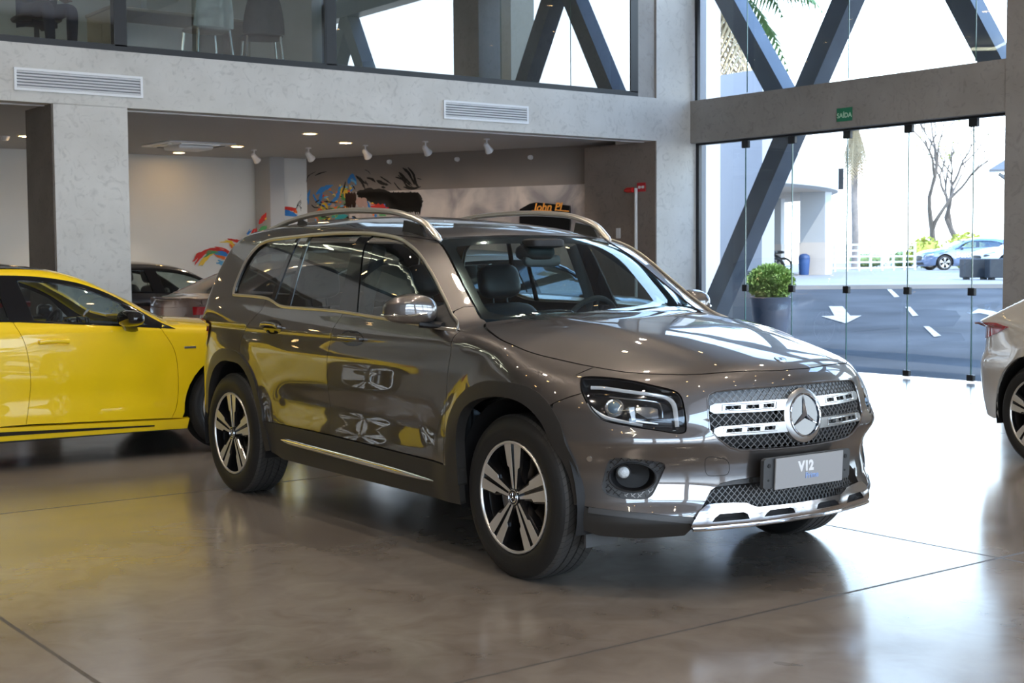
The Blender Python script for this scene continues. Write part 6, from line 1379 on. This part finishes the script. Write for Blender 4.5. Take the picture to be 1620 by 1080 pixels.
p = at(1478, 416, X=61); tree((p[0], p[1], ZP), 9.2, 'bare branching tree with a few yellow leaves behind the blue car', 5, .42, 90)
p = at(1522, 415, X=66); tree((p[0], p[1], ZP), 9.6, 'taller bare tree right of the yellow-leaved one', 12, .34, 70)
def shrub(base, sx_, sy_, sz_, lab, mt_, n=500, seed=2, nm='shrub', grp=None):
    rnd = random.Random(seed); t = empty(nm, base, 0, lab, 'shrub', grp); m = MB(); m.sup((0, 0, sz_*.5), (sx_*.82, sy_*.82, sz_*.85), 2.2, 16, 10); m.build('inner_foliage', mt_, t); m = MB()
    for k in range(n):
        v = np.array([rnd.gauss(0, 1) for _ in range(3)]); v /= np.linalg.norm(v); q = v*np.array([sx_, sy_, sz_])*.5*rnd.uniform(.82, 1.04)+np.array([0, 0, sz_*.5]); s_ = min(sx_, sz_)*.055; a, b = np.array([rnd.gauss(0, 1) for _ in range(3)])*s_*.7, v*s_*1.4
        m.add([tuple(q-a), tuple(q+b), tuple(q+a), tuple(q-b*.4)], [(0, 1, 2, 3)])
    m.build('leaves', mt_, t, 0); return t
yl = mat('yellow_green_leaves', (.34, .36, .06), .7, noise=.3, nscale=3); dg_ = mat('olive_leaves', (.16, .22, .08), .7, noise=.3, nscale=3)
for px, lab, sx_, sz_, mt_ in ((1465, 'yellow-green bush left of the blue car', 2.6, 1.5, yl), (1428, 'low olive bush at the end of the white railing', 1.6, .9, dg_), (1528, 'yellow-green bush between the bare trees and the shelter', 3.0, 1.7, yl), (1372, 'low hazy bush behind the white railing', 3.0, .8, dg_)):
    p = at(px, 420, X=58); shrub((p[0], p[1], ZP), sx_, 1.2, sz_, lab, mt_, 420, px)
# white railing
ra, rb_ = at(1300, 424, X=43), at(1447, 424, X=50.5); t = empty('white_railing', (ra[0], ra[1], ZP), 0, 'long white metal railing along the edge of the car park', 'railing'); d = rb_-ra; d[2] = 0
for k in range(5): m = MB(); z = .12+.24*k; m.tube([(0, 0, z), (d[0], d[1], z)], .035, 6); m.build('rail', M_['whitemetal'], t)
for k in range(9): m = MB(); f = k/8; m.box((d[0]*f, d[1]*f, .56), (.08, .08, 1.12)); m.build('post', M_['whitemetal'], t)
# ball shrub in a tall pot
potm = mat('slate_blue_planter', (.07, .085, .12), .35, noise=.05); bxm = mat('boxwood_green', (.20, .30, .08), .6, noise=.35, nscale=14)
p = at(1219, 500, X=15.0); t = empty('tall_planter', (15.0, p[1], -.03), 0, 'tall tapered slate-blue planter outside the glass', 'planter'); m = MB(); m.lathe([(.0, .0), (.19, 0), (.30, .80), (.31, .825), (.285, .83), (.27, .77), (0, .77)], ax='Z', n=40); m.build('pot', potm, t)
o = shrub((15.0, p[1], .76), .64, .64, .50, 'round clipped box ball growing in the tall slate planter', bxm, 2600, 4, 'box_ball')
# motorbikes and bin
def moto(loc, rz, lab, colm):
    t = empty('motorcycle', loc, rz, lab, 'motorcycle')
    for x in (0, 1.3):
        m = MB(); m.lathe([(.24, -.045), (.31, -.05), (.325, 0), (.31, .05), (.24, .045)], (x, 0, .325), 'Y', 28); w_ = m.build('tyre', M_['tyre'], t); m = MB(); m.cyl((x, -.05, .325), (x, .05, .325), .05, 12)
        for k in range(6): g = k*PI/3; m.tube([(x, 0, .325), (x+.24*math.cos(g), 0, .325+.24*math.sin(g))], .010, 5)
        m.build('spokes', M_['steel'], w_)
    m = MB(); m.tube(cr([(.12, 0, .60), (.40, 0, .75), (.80, 0, .66), (1.05, 0, .72)], 4), .05, 8); m.tube([(.40, 0, .35), (.85, 0, .35)], .12, 10); m.tube([(1.3, 0, .33), (1.05, 0, .95)], .03, 8); m.build('frame', M_['black'], t)
    m = MB(); m.sup((.78, 0, .84), (.50, .26, .24), 3, 16, 8); m.build('tank', colm, t); m = MB(); m.sup((.28, 0, .84), (.62, .24, .12), 3, 16, 8); m.build('saddle', M_['leather'], t); m = MB(); m.tube([(1.02, -.34, 1.05), (1.06, -.1, 1.0), (1.06, .1, 1.0), (1.02, .34, 1.05)], .018, 6); m.build('handlebar', M_['steel'], t); m = MB(); m.sup((1.18, 0, .92), (.16, .20, .20), 2.5, 14, 8); m.build('headlamp', M_['drl'], t)
for px, lab, c_ in ((1216, 'black motorcycle parked leftmost under the round canopy', M_['gloss']), (1228, 'yellow-tanked motorcycle parked behind the clipped ball', yl), (1240, 'blue motorcycle parked nearest the blue bin', mat('blue_tank', (.03, .08, .3), .3, coat=1))): p = at(px, 428, X=36+(px-1216)*.09); moto((p[0], p[1], ZP-.06), 2.2+px % 5*.2, lab, c_)
p = at(1272, 430, X=36.5); t = empty('blue_bin', (p[0], p[1], ZP-.05), 0, 'blue litter bin beside the canopy pillar', 'bin'); m = MB(); m.lathe([(0, 0), (.16, 0), (.20, .58), (.19, .60), (0, .60)], ax='Z', n=18); m.build('body', mat('bin_blue', (.01, .045, .15), .5), t); m = MB(); m.lathe([(.21, .60), (.18, .70), (.08, .76), (0, .76)], ax='Z', n=18); m.build('lid', mat('bin_lid', (.02, .05, .14), .4), t)
# shelter roof corner with lattice
a = at(1582, 268, X=44); t = empty('shelter', (a[0], a[1], 0), 0, 'dark timber shelter roof with diagonal lattice at far right', 'shelter'); tm = mat('dark_timber', (.10, .105, .11), .8); tz_ = a[2]; RX, RY = CR[0], CR[1]
def sh(u, v, z): return (u*RX+v*CF[0], u*RY+v*CF[1], z)
m = MB(); m.add([sh(-.4, 0, tz_), sh(6, 0, tz_+.1), sh(6, 3, tz_+1.4), sh(2.6, 3, tz_+1.4), sh(-.4, 0, tz_-.10), sh(6, 0, tz_), sh(6, 3, tz_+1.3), sh(2.6, 3, tz_+1.3)], [(0, 1, 2, 3), (7, 6, 5, 4), (0, 4, 5, 1), (1, 5, 6, 2), (2, 6, 7, 3), (3, 7, 4, 0)]); m.build('roof', tm, t)
m = MB(); m.tube([sh(0, .1, tz_-.15), sh(2.6, .1, tz_-2.0)], .07, 6)
for k in range(12):
    u = .35*k+.2; m.tube([sh(u, .1, tz_-.1), sh(u+1.2, .1, tz_-1.5+.05)], .03, 4) if u < 3 else None
    m.tube([sh(u+.6, .1, tz_-.1), sh(max(u-.2, (u)*.62), .1, tz_-.1-min(1.4, u*.55))], .03, 4)
m.build('lattice', tm, t, 0); m = MB(); m.box(sh(2.8, .1, tz_/2+.3), (.2, .2, tz_-.5)); m.build('post', tm, t)
# black box planters in front of the far white cars
for k, (px0, px1) in enumerate(((1523, 1562), (1563, 1601))):
    X_ = 33.0; a, b = at(px0, 432, X=X_), at(px1, 432, X=X_+ .0); a = np.array(a); b = np.array(b)
    # run parallel to the kerb
    mid = (a+b)/2; L = np.linalg.norm((b-a) @ kd)*1.0; t = empty('box_planter', (mid[0], mid[1], ZP-.10), math.atan2(kd[1], kd[0]), ['long black box planter nearer the arrow side', 'long black box planter at the right edge of the glass'][k], 'planter'); w_ = .62
    wd = (px1-px0)/FPX*np.linalg.norm(mid)*1.0; m = MB(); m.box((0, 0, .36), (wd, .45, .52), bev=.02); m.build('box', mat('black_planter', (.02, .024, .03), .5), t)
    for sx_ in (-1, 1): m = MB(); m.box((sx_*(wd/2-.12), 0, .06), (.08, .36, .12)); m.build('foot', M_['black'], t)
# distant haze hill
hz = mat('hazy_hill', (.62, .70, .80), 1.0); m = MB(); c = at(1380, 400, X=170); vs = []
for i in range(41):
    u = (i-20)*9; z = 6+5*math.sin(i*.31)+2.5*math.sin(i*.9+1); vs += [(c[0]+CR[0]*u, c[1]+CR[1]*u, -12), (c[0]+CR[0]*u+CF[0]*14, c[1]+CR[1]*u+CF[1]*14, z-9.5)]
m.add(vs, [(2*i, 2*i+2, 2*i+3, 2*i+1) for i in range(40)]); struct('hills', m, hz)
# ---------------------------------------------------------------- cars
suv = build_suv()
M_['yellow'] = paint('solar_yellow_paint', (.95, .64, .004), .0, .32, flake=False)
M_['pearl'] = paint('pearl_white_paint', (.66, .63, .58), .15, .3); M_['silver'] = paint('pale_silver_paint', (.55, .55, .54), .5, .3); M_['rose'] = paint('rose_grey_paint', (.36, .25, .215), .6, .28); M_['ink'] = paint('ink_black_paint', (.012, .013, .018), .3, .25)
M_['bluepaint'] = paint('denim_blue_paint', (.06, .11, .22), .4, .3); M_['whitepaint'] = paint('white_paint', (.78, .78, .78), .0, .3, flake=False)
ysed, YB_ = build_low('sedan', (4.40, 10.06, 0), math.radians(-2), 'bright yellow sedan with gloss black mirror left of the grey SUV', M_['yellow'], roofm=M_['gloss'], mirror=M_['gloss'], h=.025)
for sd in (-1, 1):
    q = MB(); Mx = YB_.frame('S', -.335, .765, .002, sd); q.box((0, 0, 0), (.085, .016, .004), M=Mx.to_3x3()); q.v = [(a+Mx[0][3], b+Mx[1][3], c_+Mx[2][3]) for a, b, c_ in q.v]; q.build('wing_badge', M_['chrome'], ysed)
wsed, _ = build_low('sedan', (9.62, 11.28, 0), math.radians(-1), 'silver-white sedan parked behind the grey SUV, seen through its windscreen', M_['silver'], h=.035, detail=False)
wsed.scale = (1, 1, 1.06)
rsed, _ = build_low('sedan', (9.72, 14.62, 0), 0, 'rose-grey sedan under the mezzanine with red tail lamp showing', M_['rose'], h=.035, detail=False, tails=False)
bsed, _ = build_low('sedan', (8.35, 17.35, 0), 0, 'black sedan at the back under the mezzanine behind the rose-grey one', M_['ink'], h=.04, detail=False)
ang = math.radians(-107); rear = np.array([8.40, 5.60]); hd_ = np.array([math.cos(ang), math.sin(ang)]); rt = np.array([math.sin(ang), -math.cos(ang)])
o_ = rear+hd_*3.25-rt*.75
psed, _ = build_low('sedan', (o_[0], o_[1], 0), ang, 'pearl white sedan cut by the right edge, showing its red tail lamp', M_['pearl'], h=.025)
def outcar(px, py, depth, hdg, lab, P, kind='cross'):
    d = CF+CR*((px-810)/FPX)+CU*((540-py)/FPX); p = np.array([0, 0, EYE])+d*depth
    return build_low('car', (p[0], p[1], ZP-.02), hdg, lab, P, h=.09, detail=False, kind=kind, cab=False)
VX = math.atan2(CF[1], CF[0])
bc, BB = outcar(1482, 423, 61, VX+PI/2+.10, 'blue crossover parked outside in front of the bare trees', M_['bluepaint'])
Mx = BB.frame('S', -1.35, .66, .01, 1)
Mx = BB.frame('S', -.90, .66, .012, 1); words('BestC', .34, M_['white'], 'door_lettering', bc, Mx @ Matrix.Rotation(0, 4, 'Z'), .002, .006)
outcar(1576, 428, 53, VX+PI/2+.15, 'white car outside behind the black box planters', M_['whitepaint'], 'sedan')
outcar(1630, 428, 72, VX+PI/2+.3, 'white crossover outside at the right end of the glass', M_['whitepaint'])
